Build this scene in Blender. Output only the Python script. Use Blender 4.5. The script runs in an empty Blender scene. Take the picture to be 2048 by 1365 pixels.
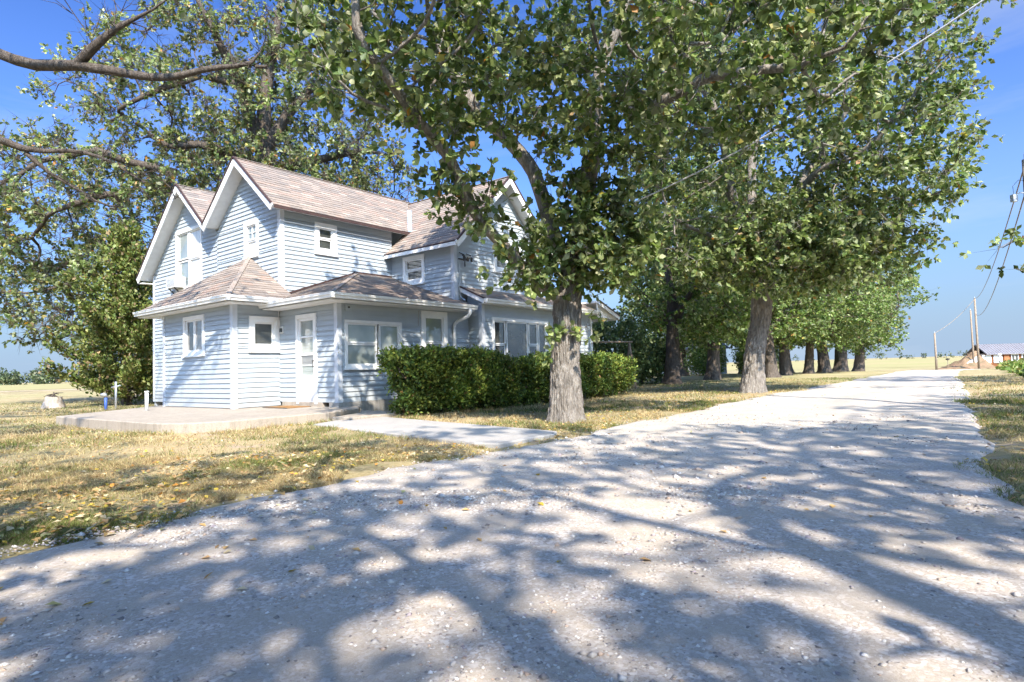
import bpy, math, random
import numpy as np
from mathutils import Vector, Matrix

# ------------------------------------------------------------------ camera, sky, sun, exposure
scene = bpy.context.scene
F_PX, CAM_Z = 1214.0, 0.97                       # focal length in pixels of a 2048 wide frame, eye height
PITCH, ROLL = math.atan(55.0 / F_PX), math.atan(0.0288)
_fw = Vector((0, math.cos(PITCH), math.sin(PITCH)))
_r0 = Vector((1, 0, 0)); _u0 = _r0.cross(_fw)
_R = math.cos(ROLL) * _r0 - math.sin(ROLL) * _u0
_U = math.cos(ROLL) * _u0 + math.sin(ROLL) * _r0
cam_d = bpy.data.cameras.new('camera')
cam_d.sensor_width = 36.0; cam_d.lens = 36.0 * F_PX / 2048.0
cam_d.clip_start = 0.05; cam_d.clip_end = 3000.0
cam = bpy.data.objects.new('camera', cam_d)
scene.collection.objects.link(cam)
cam.matrix_world = Matrix(((_R.x, _U.x, -_fw.x, 0), (_R.y, _U.y, -_fw.y, 0), (_R.z, _U.z, -_fw.z, CAM_Z), (0, 0, 0, 1)))
scene.camera = cam

SUN_EL, SUN_AZ = 43.0, 14.0                      # degrees; azimuth to the right of straight behind the camera
world = bpy.data.worlds.new('World'); scene.world = world
world.use_nodes = True
wn, wl = world.node_tree.nodes, world.node_tree.links
bg = wn.get('Background') or wn.new('ShaderNodeBackground')
sky = wn.new('ShaderNodeTexSky'); sky.sky_type = 'NISHITA'; sky.sun_disc = False
sky.sun_elevation = math.radians(SUN_EL); sky.sun_rotation = math.radians(180.0 - SUN_AZ)
sky.altitude = 0; sky.air_density = 1.0; sky.dust_density = 2.2; sky.ozone_density = 6.0
_m1 = wn.new('ShaderNodeVectorMath'); _m1.operation = 'MULTIPLY'; _m1.inputs[1].default_value = (.150, .183, .199)
_gm = wn.new('ShaderNodeGamma'); _gm.inputs['Gamma'].default_value = 1.75                    # deeper blue overhead
_m2 = wn.new('ShaderNodeVectorMath'); _m2.operation = 'MULTIPLY'; _m2.inputs[1].default_value = (5, 5, 5)
_tc = wn.new('ShaderNodeTexCoord'); _sp = wn.new('ShaderNodeSeparateXYZ'); _rp = wn.new('ShaderNodeValToRGB')   # pale haze low in the sky, all round
_rp.color_ramp.elements[0].position = 0.0; _rp.color_ramp.elements[0].color = (.94, .94, .94, 1)
_rp.color_ramp.elements[1].position = 0.62; _rp.color_ramp.elements[1].color = (0, 0, 0, 1)
for _p, _c in ((.06, .88), (.16, .68), (.32, .30)): _e = _rp.color_ramp.elements.new(_p); _e.color = (_c, _c, _c, 1)
_mx = wn.new('ShaderNodeMixRGB'); _mx.inputs[2].default_value = (1.15, 1.55, 2.1, 1)
wl.new(_tc.outputs['Generated'], _sp.inputs[0]); wl.new(_sp.outputs['Z'], _rp.inputs[0]); wl.new(_rp.outputs[0], _mx.inputs[0])
wl.new(sky.outputs[0], _m1.inputs[0]); wl.new(_m1.outputs[0], _gm.inputs['Color']); wl.new(_gm.outputs[0], _m2.inputs[0])
_mp = wn.new('ShaderNodeMapping'); _mp.inputs['Scale'].default_value = (1.2, 1.2, 7.0); _nz = wn.new('ShaderNodeTexNoise'); _nz.inputs['Scale'].default_value = 2.2; _nz.inputs['Detail'].default_value = 6; _nz.inputs['Roughness'].default_value = .6
_cr = wn.new('ShaderNodeValToRGB'); _cr.color_ramp.elements[0].position = .48; _cr.color_ramp.elements[1].position = .80; _cr.color_ramp.elements[1].color = (.30, .30, .30, 1)
_cx = wn.new('ShaderNodeMixRGB'); _cx.inputs[2].default_value = (2.2, 2.35, 2.5, 1)                                 # thin cirrus veils
wl.new(_tc.outputs['Generated'], _mp.inputs['Vector']); wl.new(_mp.outputs[0], _nz.inputs['Vector']); wl.new(_nz.outputs[0], _cr.inputs[0]); wl.new(_cr.outputs[0], _cx.inputs[0])
wl.new(_m2.outputs[0], _mx.inputs[1]); wl.new(_mx.outputs[0], _cx.inputs[1]); wl.new(_cx.outputs[0], bg.inputs['Color']); bg.inputs['Strength'].default_value = 0.115
sun_d = bpy.data.lights.new('sun', 'SUN'); sun_d.energy = 3.1; sun_d.angle = math.radians(0.6)
sun_d.color = (1.0, 0.895, 0.76)
sun = bpy.data.objects.new('sun', sun_d); scene.collection.objects.link(sun)
sun.rotation_euler = (math.radians(90 - SUN_EL), 0, math.radians(SUN_AZ)); sun.location = (5, -20, 20)
vs = scene.view_settings
vs.view_transform = 'Standard'; vs.look = 'None'; vs.gamma = 1.0; vs.exposure = 1.80
vs.use_curve_mapping = False

# ------------------------------------------------------------------ helpers
COL = scene.collection
rng = np.random.default_rng(7)
rnd = random.Random(11)

def at(px, py, Y):
    """world point seen at pixel (px, py) of the photograph, Y metres ahead of the lens"""
    d = _fw + _R * ((px - 1024.0) / F_PX) - _U * ((py - 682.5) / F_PX)
    t = Y / d.y
    return np.array((d.x * t, d.y * t, CAM_Z + d.z * t))

def link(o, parent=None):
    COL.objects.link(o)
    if parent is not None: o.parent = parent
    return o

def tag(o, label=None, cat=None, group=None, kind=None):
    if label: o['label'] = label
    if cat: o['category'] = cat
    if group: o['group'] = group
    if kind: o['kind'] = kind
    return o

def empty(name, loc=(0, 0, 0), rz=0.0):
    o = bpy.data.objects.new(name, None); o.location = loc; o.rotation_euler = (0, 0, rz)
    o.empty_display_size = 0.3
    return link(o)

def np_mesh(name, verts, faces, k, mat, col=None, smooth=False):
    """mesh from numpy arrays; faces is (n, k)"""
    verts = np.ascontiguousarray(verts, np.float32); faces = np.ascontiguousarray(faces, np.int32)
    me = bpy.data.meshes.new(name); n = len(faces)
    me.vertices.add(len(verts)); me.vertices.foreach_set('co', verts.ravel())
    me.loops.add(n * k); me.loops.foreach_set('vertex_index', faces.ravel())
    me.polygons.add(n); me.polygons.foreach_set('loop_start', np.arange(0, n * k, k, dtype=np.int32))
    if col is not None:
        a = me.color_attributes.new('Col', 'FLOAT_COLOR', 'POINT')
        c = np.ones((len(verts), 4), np.float32); c[:, :3] = col
        a.data.foreach_set('color', c.ravel())
    if smooth: me.polygons.foreach_set('use_smooth', np.ones(n, bool))
    me.update(calc_edges=True); me.validate()
    if mat: me.materials.append(mat)
    return me

def obj(name, me, parent=None, loc=None):
    o = bpy.data.objects.new(name, me)
    if loc is not None: o.location = loc
    return link(o, parent)

class MB:
    """collects polygons, builds one mesh object"""
    def __init__(s): s.v = []; s.f = []
    def add(s, vs_, fs_):
        b = len(s.v); s.v += [tuple(map(float, p)) for p in vs_]; s.f += [tuple(b + i for i in f) for f in fs_]; return s
    def box(s, x0, x1, y0, y1, z0, z1):
        return s.add([(x0, y0, z0), (x1, y0, z0), (x1, y1, z0), (x0, y1, z0), (x0, y0, z1), (x1, y0, z1), (x1, y1, z1), (x0, y1, z1)],
                     [(0, 3, 2, 1), (4, 5, 6, 7), (0, 1, 5, 4), (1, 2, 6, 5), (2, 3, 7, 6), (3, 0, 4, 7)])
    def prism(s, poly, off):
        """poly: list of 3d points, extruded by vector off"""
        n = len(poly); off = np.array(off, float)
        a = [np.array(p, float) for p in poly]; b = [p + off for p in a]
        return s.add(a + b, [tuple(range(n))[::-1], tuple(range(n, 2 * n))] + [(i, (i + 1) % n, n + (i + 1) % n, n + i) for i in range(n)])
    def beam(s, p, q, w, h, up=(0, 0, 1)):
        """rectangular bar from p to q"""
        p = np.array(p, float); q = np.array(q, float); d = q - p; d /= np.linalg.norm(d)
        up = np.array(up, float); sd = np.cross(d, up)
        if np.linalg.norm(sd) < 1e-6: sd = np.array((1.0, 0, 0))
        sd /= np.linalg.norm(sd); u2 = np.cross(sd, d)
        r = [p + sd * a * w / 2 + u2 * b * h / 2 for a, b in ((-1, -1), (1, -1), (1, 1), (-1, 1))]
        return s.prism(r, q - p)
    def tube(s, pts, rad, k=8, cap=True):
        pts = [np.array(p, float) for p in pts]; n = len(pts)
        if not hasattr(rad, '__len__'): rad = [rad] * n
        rings = []
        for i in range(n):
            t = pts[min(i + 1, n - 1)] - pts[max(i - 1, 0)]; t = t / (np.linalg.norm(t) + 1e-9)
            a = np.cross(t, (0, 0, 1.0))
            if np.linalg.norm(a) < 0.2: a = np.cross(t, (0, 1.0, 0))
            a /= np.linalg.norm(a); b = np.cross(t, a)
            rings += [pts[i] + rad[i] * (a * math.cos(2 * math.pi * j / k) + b * math.sin(2 * math.pi * j / k)) for j in range(k)]
        fs = [(i * k + j, i * k + (j + 1) % k, (i + 1) * k + (j + 1) % k, (i + 1) * k + j) for i in range(n - 1) for j in range(k)]
        if cap: fs += [tuple(range(k))[::-1], tuple(range((n - 1) * k, n * k))]
        return s.add(rings, fs)
    def mesh(s, name, mat, smooth=False):
        me = bpy.data.meshes.new(name); me.from_pydata(s.v, [], s.f)
        if smooth:
            me.polygons.foreach_set('use_smooth', np.ones(len(me.polygons), bool))
        me.update()
        if mat: me.materials.append(mat)
        return me
    def build(s, name, mat, parent=None, smooth=False):
        return obj(name, s.mesh(name, mat, smooth), parent)

def _hash(ix, iy, iz, seed):
    h = (ix.astype(np.int64) * 374761393 + iy.astype(np.int64) * 668265263 + iz.astype(np.int64) * 2147483647 + seed * 1274126177) & 0xffffffff
    h = ((h ^ (h >> 13)) * 1274126177) & 0xffffffff
    h = (h ^ (h >> 16)) & 0xffffffff
    return h.astype(np.float64) / 4294967295.0

def vnoise(x, y, z=None, seed=0):
    """value noise, 0..1"""
    x = np.asarray(x, float); y = np.asarray(y, float); z = np.zeros_like(x) if z is None else np.asarray(z, float)
    ix, iy, iz = np.floor(x), np.floor(y), np.floor(z)
    fx, fy, fz = x - ix, y - iy, z - iz
    fx, fy, fz = [t * t * (3 - 2 * t) for t in (fx, fy, fz)]
    out = 0
    for dx in (0, 1):
        for dy in (0, 1):
            for dz in (0, 1):
                w = (fx if dx else 1 - fx) * (fy if dy else 1 - fy) * (fz if dz else 1 - fz)
                out = out + w * _hash(ix + dx, iy + dy, iz + dz, seed)
    return out

def fbm(x, y, z=None, seed=0, octs=4):
    s, a, f = 0, 0.5, 1.0
    for i in range(octs):
        s = s + a * vnoise(np.asarray(x) * f, np.asarray(y) * f, None if z is None else np.asarray(z) * f, seed + i); a *= .5; f *= 2.03
    return s / (1 - 0.5 ** octs)

def sstep(a, b, x):
    t = np.clip((np.asarray(x, float) - a) / (b - a), 0, 1); return t * t * (3 - 2 * t)

def in_poly(P, poly):
    """P (n,2) inside polygon"""
    x, y = P[:, 0], P[:, 1]; r = np.zeros(len(P), bool); n = len(poly)
    for i in range(n):
        x0, y0 = poly[i]; x1, y1 = poly[(i + 1) % n]
        c = ((y0 > y) != (y1 > y))
        with np.errstate(divide='ignore', invalid='ignore'):
            xi = (x1 - x0) * (y - y0) / (y1 - y0 + 1e-12) + x0
        r ^= c & (x < xi)
    return r

# ------------------------------------------------------------------ materials
class NT:
    def __init__(s, name):
        s.m = bpy.data.materials.new(name); s.m.use_nodes = True
        s.t = s.m.node_tree; s.t.nodes.clear()
        s.out = s.n('ShaderNodeOutputMaterial'); s.b = s.n('ShaderNodeBsdfPrincipled')
        s.l(s.b.outputs[0], s.out.inputs['Surface'])
    def n(s, t, **kw):
        nd = s.t.nodes.new(t)
        for k, v in kw.items(): setattr(nd, k, v)
        return nd
    def l(s, a, b): s.t.links.new(a, b)
    def coords(s, space='Object'):
        if space == 'World':
            return s.n('ShaderNodeNewGeometry').outputs['Position']
        return s.n('ShaderNodeTexCoord').outputs[space]
    def noise(s, vec, scale, detail=4, rough=.55, stretch=None, dist=0.0):
        if stretch:
            mp = s.n('ShaderNodeMapping'); mp.inputs['Scale'].default_value = stretch; s.l(vec, mp.inputs['Vector']); vec = mp.outputs[0]
        nd = s.n('ShaderNodeTexNoise'); nd.inputs['Scale'].default_value = scale; nd.inputs['Detail'].default_value = detail
        nd.inputs['Roughness'].default_value = rough; nd.inputs['Distortion'].default_value = dist
        s.l(vec, nd.inputs['Vector']); return nd.outputs[0]
    def voro(s, vec, scale, feat='F1', out='Distance'):
        nd = s.n('ShaderNodeTexVoronoi', feature=feat); nd.inputs['Scale'].default_value = scale; s.l(vec, nd.inputs['Vector']); return nd.outputs[out]
    def ramp(s, fac, stops):
        nd = s.n('ShaderNodeValToRGB'); cr = nd.color_ramp
        while len(cr.elements) > 1: cr.elements.remove(cr.elements[-1])
        for i, (p, c) in enumerate(stops):
            e = cr.elements[0] if i == 0 else cr.elements.new(p)
            e.position = p; e.color = (*c, 1) if len(c) == 3 else c
        s.l(fac, nd.inputs[0]); return nd.outputs[0]
    def mix(s, fac, a, b, mode='MIX'):
        nd = s.n('ShaderNodeMixRGB', blend_type=mode)
        for i, v in ((0, fac), (1, a), (2, b)):
            if isinstance(v, (int, float)): nd.inputs[i].default_value = v if i == 0 else (v, v, v, 1)
            elif isinstance(v, tuple): nd.inputs[i].default_value = (*v, 1)
            else: s.l(v, nd.inputs[i])
        return nd.outputs[0]
    def math(s, op, a, b=0.0):
        nd = s.n('ShaderNodeMath', operation=op)
        for i, v in ((0, a), (1, b)):
            if isinstance(v, (int, float)): nd.inputs[i].default_value = v
            else: s.l(v, nd.inputs[i])
        return nd.outputs[0]
    def attr(s, name='Col'):
        nd = s.n('ShaderNodeAttribute'); nd.attribute_name = name; return nd.outputs['Color']
    def base(s, v):
        if isinstance(v, tuple): s.b.inputs['Base Color'].default_value = (*v, 1)
        else: s.l(v, s.b.inputs['Base Color'])
    def bump(s, h, strength=.3, dist=.02):
        nd = s.n('ShaderNodeBump'); nd.inputs['Strength'].default_value = strength; nd.inputs['Distance'].default_value = dist
        s.l(h, nd.inputs['Height']); s.l(nd.outputs[0], s.b.inputs['Normal'])
    def set(s, rough=.7, spec=.3, metal=0.0):
        s.b.inputs['Roughness'].default_value = rough; s.b.inputs['Specular IOR Level'].default_value = spec; s.b.inputs['Metallic'].default_value = metal
        return s

def simple(name, c1, c2=None, scale=6.0, rough=.7, spec=.3, bump=0.0, stretch=None, metal=0.0, space='Object', detail=4):
    t = NT(name).set(rough, spec, metal); v = t.coords(space)
    nz = t.noise(v, scale, detail, stretch=stretch)
    t.base(t.ramp(nz, [(.3, c1), (.7, c2 or tuple(x * .85 for x in c1))]))
    if bump: t.bump(nz, bump, .01)
    return t.m

M = {}
def siding_mat():
    t = NT('siding_vinyl').set(.5, .3); v = t.coords('Object'); w = t.coords('World')
    nz = t.noise(v, 3.0, 4, stretch=(1, 1, 4)); c = t.ramp(nz, [(.3, (.42, .47, .505)), (.7, (.375, .42, .455))])
    oi = t.n('ShaderNodeObjectInfo'); c = t.mix(1.0, c, t.ramp(oi.outputs['Random'], [(0, (.93, .93, .94)), (1, (1, 1, 1))]), 'MULTIPLY')
    sp = t.n('ShaderNodeSeparateXYZ'); t.l(w, sp.inputs[0])                       # splash dirt just above the ground
    low = t.math('MULTIPLY', t.ramp(sp.outputs['Z'], [(.20, (1, 1, 1)), (.75, (0, 0, 0))]), t.noise(w, 5.0, 5, .7))
    c = t.mix(t.math('MULTIPLY', low, .55), c, (.26, .235, .20))
    st = t.noise(w, 1.3, 5, .65, stretch=(2.5, 2.5, .5)); c = t.mix(t.ramp(st, [(.55, (0, 0, 0)), (.8, (.22, .22, .22))]), c, (.30, .31, .31))
    t.base(c); t.bump(nz, .05, .01); return t.m
M['siding'] = siding_mat()
M['corner'] = simple('corner_board', (.53, .56, .60), (.48, .51, .555), 4.0, .5, .3)
M['white'] = simple('white_trim', (.80, .80, .79), (.72, .72, .71), 5.0, .45, .35)
M['soffit'] = simple('soffit_white', (.74, .74, .73), (.66, .66, .65), 7.0, .6, .25)
M['gutter'] = simple('gutter_white', (.78, .78, .77), (.68, .68, .66), 3.0, .4, .4)
M['dark_edge'] = simple('dark_drip_edge', (.075, .045, .04), (.05, .03, .03), 6.0, .6, .3)
M['black'] = simple('black_iron', (.03, .03, .032), (.05, .045, .04), 12.0, .5, .4)
M['flash'] = simple('blue_grey_flashing', (.30, .36, .44), (.24, .30, .38), 5.0, .4, .4)
M['interior'] = simple('dark_interior', (.05, .05, .05), (.03, .03, .03), 3.0, .9, .1)

def shingle_mat():
    t = NT('asphalt_shingle').set(.9, .15); v = t.coords('World')
    g = t.noise(v, 140, 2); lo = t.noise(v, 2.2, 3)
    c = t.mix(t.ramp(g, [(.3, (.25, .25, .25)), (.7, (.75, .75, .75))]), t.attr(), t.attr(), 'MULTIPLY')
    c = t.mix(.25, t.attr(), t.ramp(g, [(.3, (.12, .10, .09)), (.7, (.46, .38, .32))]))
    c = t.mix(t.math('MULTIPLY', lo, .18), c, (.40, .36, .33))
    t.base(c); t.bump(g, .4, .004); return t.m
M['shingle'] = shingle_mat()

def glass_mat(name, c1, c2, scale=2.0, rough=.03, spec=.5, stretch=None):
    t = NT(name).set(rough, spec); v = t.coords('Object')
    t.base(t.ramp(t.noise(v, scale, 3, stretch=stretch), [(.35, c1), (.65, c2)]))
    t.b.inputs['Coat Weight'].default_value = 1.0; t.b.inputs['Coat IOR'].default_value = 1.75; t.b.inputs['Coat Roughness'].default_value = 0.02
    t.bump(t.noise(v, 3.0, 1), .03, .01)
    return t.m
M['glass_dark'] = glass_mat('dark_window_glass', (.035, .04, .04), (.07, .075, .07))
M['glass_shade'] = glass_mat('window_glass_with_pale_blind', (.20, .235, .22), (.30, .33, .30), 1.5)
M['glass_screen'] = glass_mat('window_glass_with_screen', (.16, .165, .165), (.22, .225, .22), 1.5, .12, .4)
M['glass_curtain'] = glass_mat('window_glass_with_curtain', (.55, .53, .46), (.66, .64, .58), 9.0, .08, .4, (1, 1, .08))

def concrete(name, c1, c2, stain=True):
    t = NT(name).set(.9, .15); v = t.coords('World')
    a = t.noise(v, 1.6, 5, .65); g = t.noise(v, 60, 3)
    c = t.ramp(a, [(.3, c1), (.7, c2)])
    if stain:
        st = t.noise(v, 3.0, 4, .6, stretch=(4, 4, .6))
        c = t.mix(t.ramp(st, [(.48, (0, 0, 0)), (.72, (.75, .75, .75))]), c, tuple(x * .5 for x in c1))
    c = t.mix(.15, c, t.ramp(g, [(.3, (.15, .14, .13)), (.7, (.7, .68, .64))]))
    wv = t.n('ShaderNodeVectorMath', operation='ADD'); t.l(v, wv.inputs[0]); nw = t.n('ShaderNodeTexNoise'); nw.inputs['Scale'].default_value = 2.0; t.l(v, nw.inputs['Vector']); t.l(nw.outputs['Color'], wv.inputs[1])
    ck = t.voro(wv.outputs[0], .55, 'DISTANCE_TO_EDGE'); c = t.mix(t.ramp(ck, [(.0, (.30, .30, .30)), (.004, (0, 0, 0))]), c, (.08, .075, .06))
    t.base(c); t.bump(t.math('ADD', g, a), .25, .006); return t.m
M['concrete'] = concrete('patio_concrete', (.37, .315, .25), (.29, .25, .205))
M['walk'] = concrete('walk_concrete', (.38, .365, .34), (.32, .305, .29), False)
M['foundation'] = concrete('foundation_concrete', (.30, .29, .27), (.24, .23, .21))

def bark_mat(name, c1, c2, c3):
    t = NT(name).set(.95, .1); v = t.coords('Object')
    fu = t.noise(v, 7.0, 6, .65, stretch=(2.6, 2.6, .55), dist=.6)
    fine = t.noise(v, 38.0, 4, .6, stretch=(1.6, 1.6, .6))
    big = t.noise(v, .9, 3)
    c = t.ramp(fu, [(.32, c1), (.5, c2), (.68, c3)])
    c = t.mix(.3, c, t.ramp(fine, [(.3, c1), (.7, c3)]))
    c = t.mix(t.ramp(big, [(.4, (0, 0, 0)), (.7, (.35, .35, .35))]), c, c2)
    t.base(c); t.bump(t.math('ADD', fu, t.math('MULTIPLY', fine, .35)), 1.0, .06); return t.m
M['bark'] = bark_mat('oak_bark', (.085, .075, .065), (.24, .215, .19), (.41, .38, .34))
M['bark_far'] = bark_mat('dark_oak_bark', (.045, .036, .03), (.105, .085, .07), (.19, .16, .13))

def leaf_mat(name, transl=.38, rough=.5, spec=.35):
    t = NT(name).set(rough, spec); c = t.attr(); t.base(c)
    tr = t.n('ShaderNodeBsdfTranslucent'); hs = t.n('ShaderNodeHueSaturation'); hs.inputs['Value'].default_value = 1.5; hs.inputs['Saturation'].default_value = 1.15
    t.l(c, hs.inputs['Color']); t.l(hs.outputs[0], tr.inputs['Color'])
    mx = t.n('ShaderNodeMixShader'); mx.inputs[0].default_value = transl
    t.l(t.b.outputs[0], mx.inputs[1]); t.l(tr.outputs[0], mx.inputs[2]); t.l(mx.outputs[0], t.out.inputs['Surface'])
    return t.m
M['leaf'] = leaf_mat('oak_leaf')
M['needle'] = leaf_mat('yew_needle', .22, .5, .3)
M['grass'] = leaf_mat('grass_blade', .3, .7, .15)
M['litter'] = leaf_mat('fallen_leaf', .15, .8, .1)

def gravel_mat():
    t = NT('gravel').set(.95, .12); v = t.coords('World')
    big = t.noise(v, .45, 5, .6); mid = t.noise(v, 2.2, 5, .65); sand = t.noise(v, 260.0, 3, .7)
    c = t.ramp(big, [(.34, (.48, .405, .30)), (.48, (.405, .355, .285)), (.66, (.335, .31, .275))])
    c = t.mix(.45, c, t.ramp(sand, [(.3, (.23, .20, .165)), (.5, (.42, .375, .32)), (.72, (.61, .56, .50))]))
    def cells(scale):
        col = t.voro(v, scale, 'F1', 'Color'); d = t.voro(v, scale)
        g = t.n('ShaderNodeRGBToBW'); t.l(col, g.inputs[0])
        return g.outputs[0], d
    g1, d1 = cells(58.0); g2, d2 = cells(120.0)
    peb = t.ramp(g1, [(.2, (.17, .155, .15)), (.45, (.36, .32, .30)), (.62, (.46, .42, .39)), (.8, (.66, .64, .62))])
    peb2 = t.ramp(g2, [(.2, (.22, .195, .19)), (.5, (.41, .37, .34)), (.8, (.60, .57, .54))])
    pick = t.ramp(g1, [(.50, (0, 0, 0)), (.56, (1, 1, 1))])                     # only some cells are stones
    amt = t.math('MULTIPLY', t.ramp(mid, [(.38, (.10, .10, .10)), (.66, (.75, .75, .75))]), 1.0)
    c = t.mix(t.math('MULTIPLY', amt, .6), c, peb2)
    c = t.mix(t.math('MULTIPLY', pick, amt), c, peb)
    tk = t.n('ShaderNodeSeparateColor'); t.l(t.attr('Col'), tk.inputs[0])          # packed wheel tracks and the loose strip between them
    c = t.mix(t.math('MULTIPLY', tk.outputs[0], .5), c, (.46, .40, .33))
    c = t.mix(t.math('MULTIPLY', tk.outputs[1], .40), c, (.30, .275, .24))
    t.base(c)
    h = t.math('ADD', t.math('MULTIPLY', t.math('MULTIPLY', d1, pick), -1.0), t.math('MULTIPLY', sand, .35))
    h = t.math('ADD', h, t.math('MULTIPLY', mid, .5))
    t.bump(h, .35, .010); return t.m
M['gravel'] = gravel_mat()

def ground_mat():
    t = NT('lawn').set(.95, .1); v = t.coords('World')
    a = t.noise(v, .32, 5, .6); b = t.noise(v, 1.7, 5, .65); f = t.noise(v, 22.0, 4, .7); s = t.noise(v, .02, 3)
    green = t.ramp(f, [(.3, (.17, .15, .075)), (.7, (.31, .27, .14))])
    straw = t.ramp(f, [(.3, (.28, .21, .11)), (.7, (.50, .40, .23))])
    dirt = t.ramp(f, [(.3, (.31, .235, .18)), (.7, (.45, .355, .28))])
    c = t.mix(t.ramp(a, [(.40, (0, 0, 0)), (.60, (1, 1, 1))]), green, straw)
    c = t.mix(t.ramp(b, [(.55, (0, 0, 0)), (.68, (.85, .85, .85))]), c, dirt)
    c = t.mix(t.ramp(s, [(.45, (0, 0, 0)), (.6, (.55, .55, .55))]), c, (.30, .29, .12))
    t.base(c); t.bump(t.math('ADD', f, b), .6, .03); return t.m
M['ground'] = ground_mat()
M['field'] = simple('stubble_field', (.36, .29, .16), (.27, .27, .11), .06, .95, .05, 0, None, 0, 'World', 8)
M['soil'] = simple('bare_soil', (.29, .175, .11), (.17, .14, .08), .9, .95, .05, .4, None, 0, 'World', 8)
M['track'] = simple('dirt_track', (.50, .41, .29), (.44, .35, .24), .6, .95, .05, .2, None, 0, 'World', 6)
M['pale_gravel'] = simple('pale_gravel', (.58, .54, .48), (.50, .46, .40), 2.0, .95, .05, .2, None, 0, 'World', 6)
M['pole'] = simple('weathered_pole_wood', (.34, .27, .20), (.22, .17, .12), 4.0, .9, .1, .3, (6, 6, .4))
M['wire'] = simple('grey_cable', (.42, .42, .42), (.34, .34, .34), 4.0, .5, .4)
M['log'] = simple('orange_log', (.40, .17, .07), (.28, .11, .05), 3.0, .7, .2, .2, (.5, 3, 3))
M['chink'] = simple('chinking', (.55, .45, .35), (.5, .40, .30), 4.0, .9, .1)
M['metal_roof'] = simple('grey_metal_roof', (.26, .25, .26), (.22, .21, .22), 1.0, .45, .4, 0, None, .3)
M['mat_brown'] = simple('coir_mat', (.30, .17, .075), (.20, .115, .05), 60.0, .95, .05, .3)
M['ac'] = simple('ac_plastic', (.66, .65, .61), (.58, .57, .54), 5.0, .5, .3)
M['blue'] = simple('blue_paint', (.06, .13, .42), (.05, .10, .35), 8.0, .5, .3)
M['galv'] = simple('galvanised_steel', (.52, .54, .56), (.42, .44, .46), 9.0, .4, .5, 0, None, .5)
M['stump'] = simple('bleached_stump_wood', (.46, .40, .34), (.30, .25, .20), 8.0, .9, .1, .5, (3, 3, .5))
# ------------------------------------------------------------------ terrain and other large structure
def terr(x, y):
    x = np.asarray(x, float); y = np.asarray(y, float)
    u = .618 * x + .786 * y
    z = -1.1 * sstep(45, 110, u) + 1.3 * sstep(150, 330, u)
    side = sstep(-20, 15, x)                        # the fall is on the right-hand side only
    z = z * side
    n = (fbm(x * .35, y * .35, seed=3) - .5) * .09 * sstep(2.5, 8, np.hypot(x, y) + 0 * x)
    return z + n * (1 - sstep(60, 150, np.hypot(x, y)))

LEFT = [(-60, -16), (-30, -7), (-12, 0.3), (-6, 2.3), (-2.98, 3.54), (-2.41, 4.52), (-1.76, 5.5), (-.73, 6.83), (-.12, 7.56), (.54, 8.19), (1.8, 9.97),
        (3.41, 12.16), (5.81, 15.66), (8.69, 19.2), (12.59, 24.1), (18.65, 31.8), (28.3, 44.2), (40, 59.5), (55, 78.5)]
RIGHT = [(-60, -40), (-26, -30), (-8, -24), (0, -18), (3.2, -8), (3.2, 0), (3.35, 3), (3.56, 4.31), (3.91, 4.95), (4.65, 5.94), (5.79, 7.41),
         (7.54, 9.94), (9.3, 12.4), (11.3, 15.1), (14.8, 20.0), (20.6, 28.2), (30.2, 41.0), (42.3, 56.8), (57.5, 76)]

def resample(poly, n):
    p = np.array(poly, float); d = np.r_[0, np.cumsum(np.linalg.norm(np.diff(p, axis=0), axis=1))]
    # smooth with index-parametrised interpolation so that both edges stay in step
    t = np.linspace(0, len(p) - 1, n); i = np.arange(len(p))
    return np.c_[np.interp(t, i, p[:, 0]), np.interp(t, i, p[:, 1])]

ND, KD = 520, 44
dl, dr = resample(LEFT, ND), resample(RIGHT, ND)
ar = np.arange(ND)
def perp_wobble(p, s, amp):
    d = np.gradient(p, axis=0); d /= np.linalg.norm(d, axis=1)[:, None]
    L = np.r_[0, np.cumsum(np.linalg.norm(np.diff(p, axis=0), axis=1))]
    w = (fbm(L * .9, np.full(len(p), s), seed=21) - .5) * amp
    return p + np.c_[-d[:, 1], d[:, 0]] * w[:, None]
dl = perp_wobble(dl, 1.5, .55); dr = perp_wobble(dr, 3.5, .55)
DRIVE_POLY = [tuple(p) for p in dl] + [tuple(p) for p in dr[::-1]]

def grid_sheet(name, A, B, k, mat, lift, kind='structure', zf=None):
    n = len(A); t = np.linspace(0, 1, k)
    P = A[:, None, :] * (1 - t)[None, :, None] + B[:, None, :] * t[None, :, None]
    x, y = P[..., 0].ravel(), P[..., 1].ravel()
    z = terr(x, y) + lift + (0 if zf is None else zf(x, y, np.tile(t, n)))
    i = np.arange(n - 1)[:, None] * k + np.arange(k - 1)[None, :]
    f = np.stack([i, i + k, i + k + 1, i + 1], -1).reshape(-1, 4)
    col = None
    if zf is not None:
        tt = np.tile(t, n); col = np.c_[np.clip(track(x, y, tt), 0, 1), np.exp(-((tt - .51) / .07) ** 2) * sstep(8, 16, np.hypot(x, y)), np.zeros(len(x))]
    o = obj(name, np_mesh(name, np.c_[x, y, z], f, 4, mat, col=col, smooth=True)); return tag(o, kind=kind)

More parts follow.
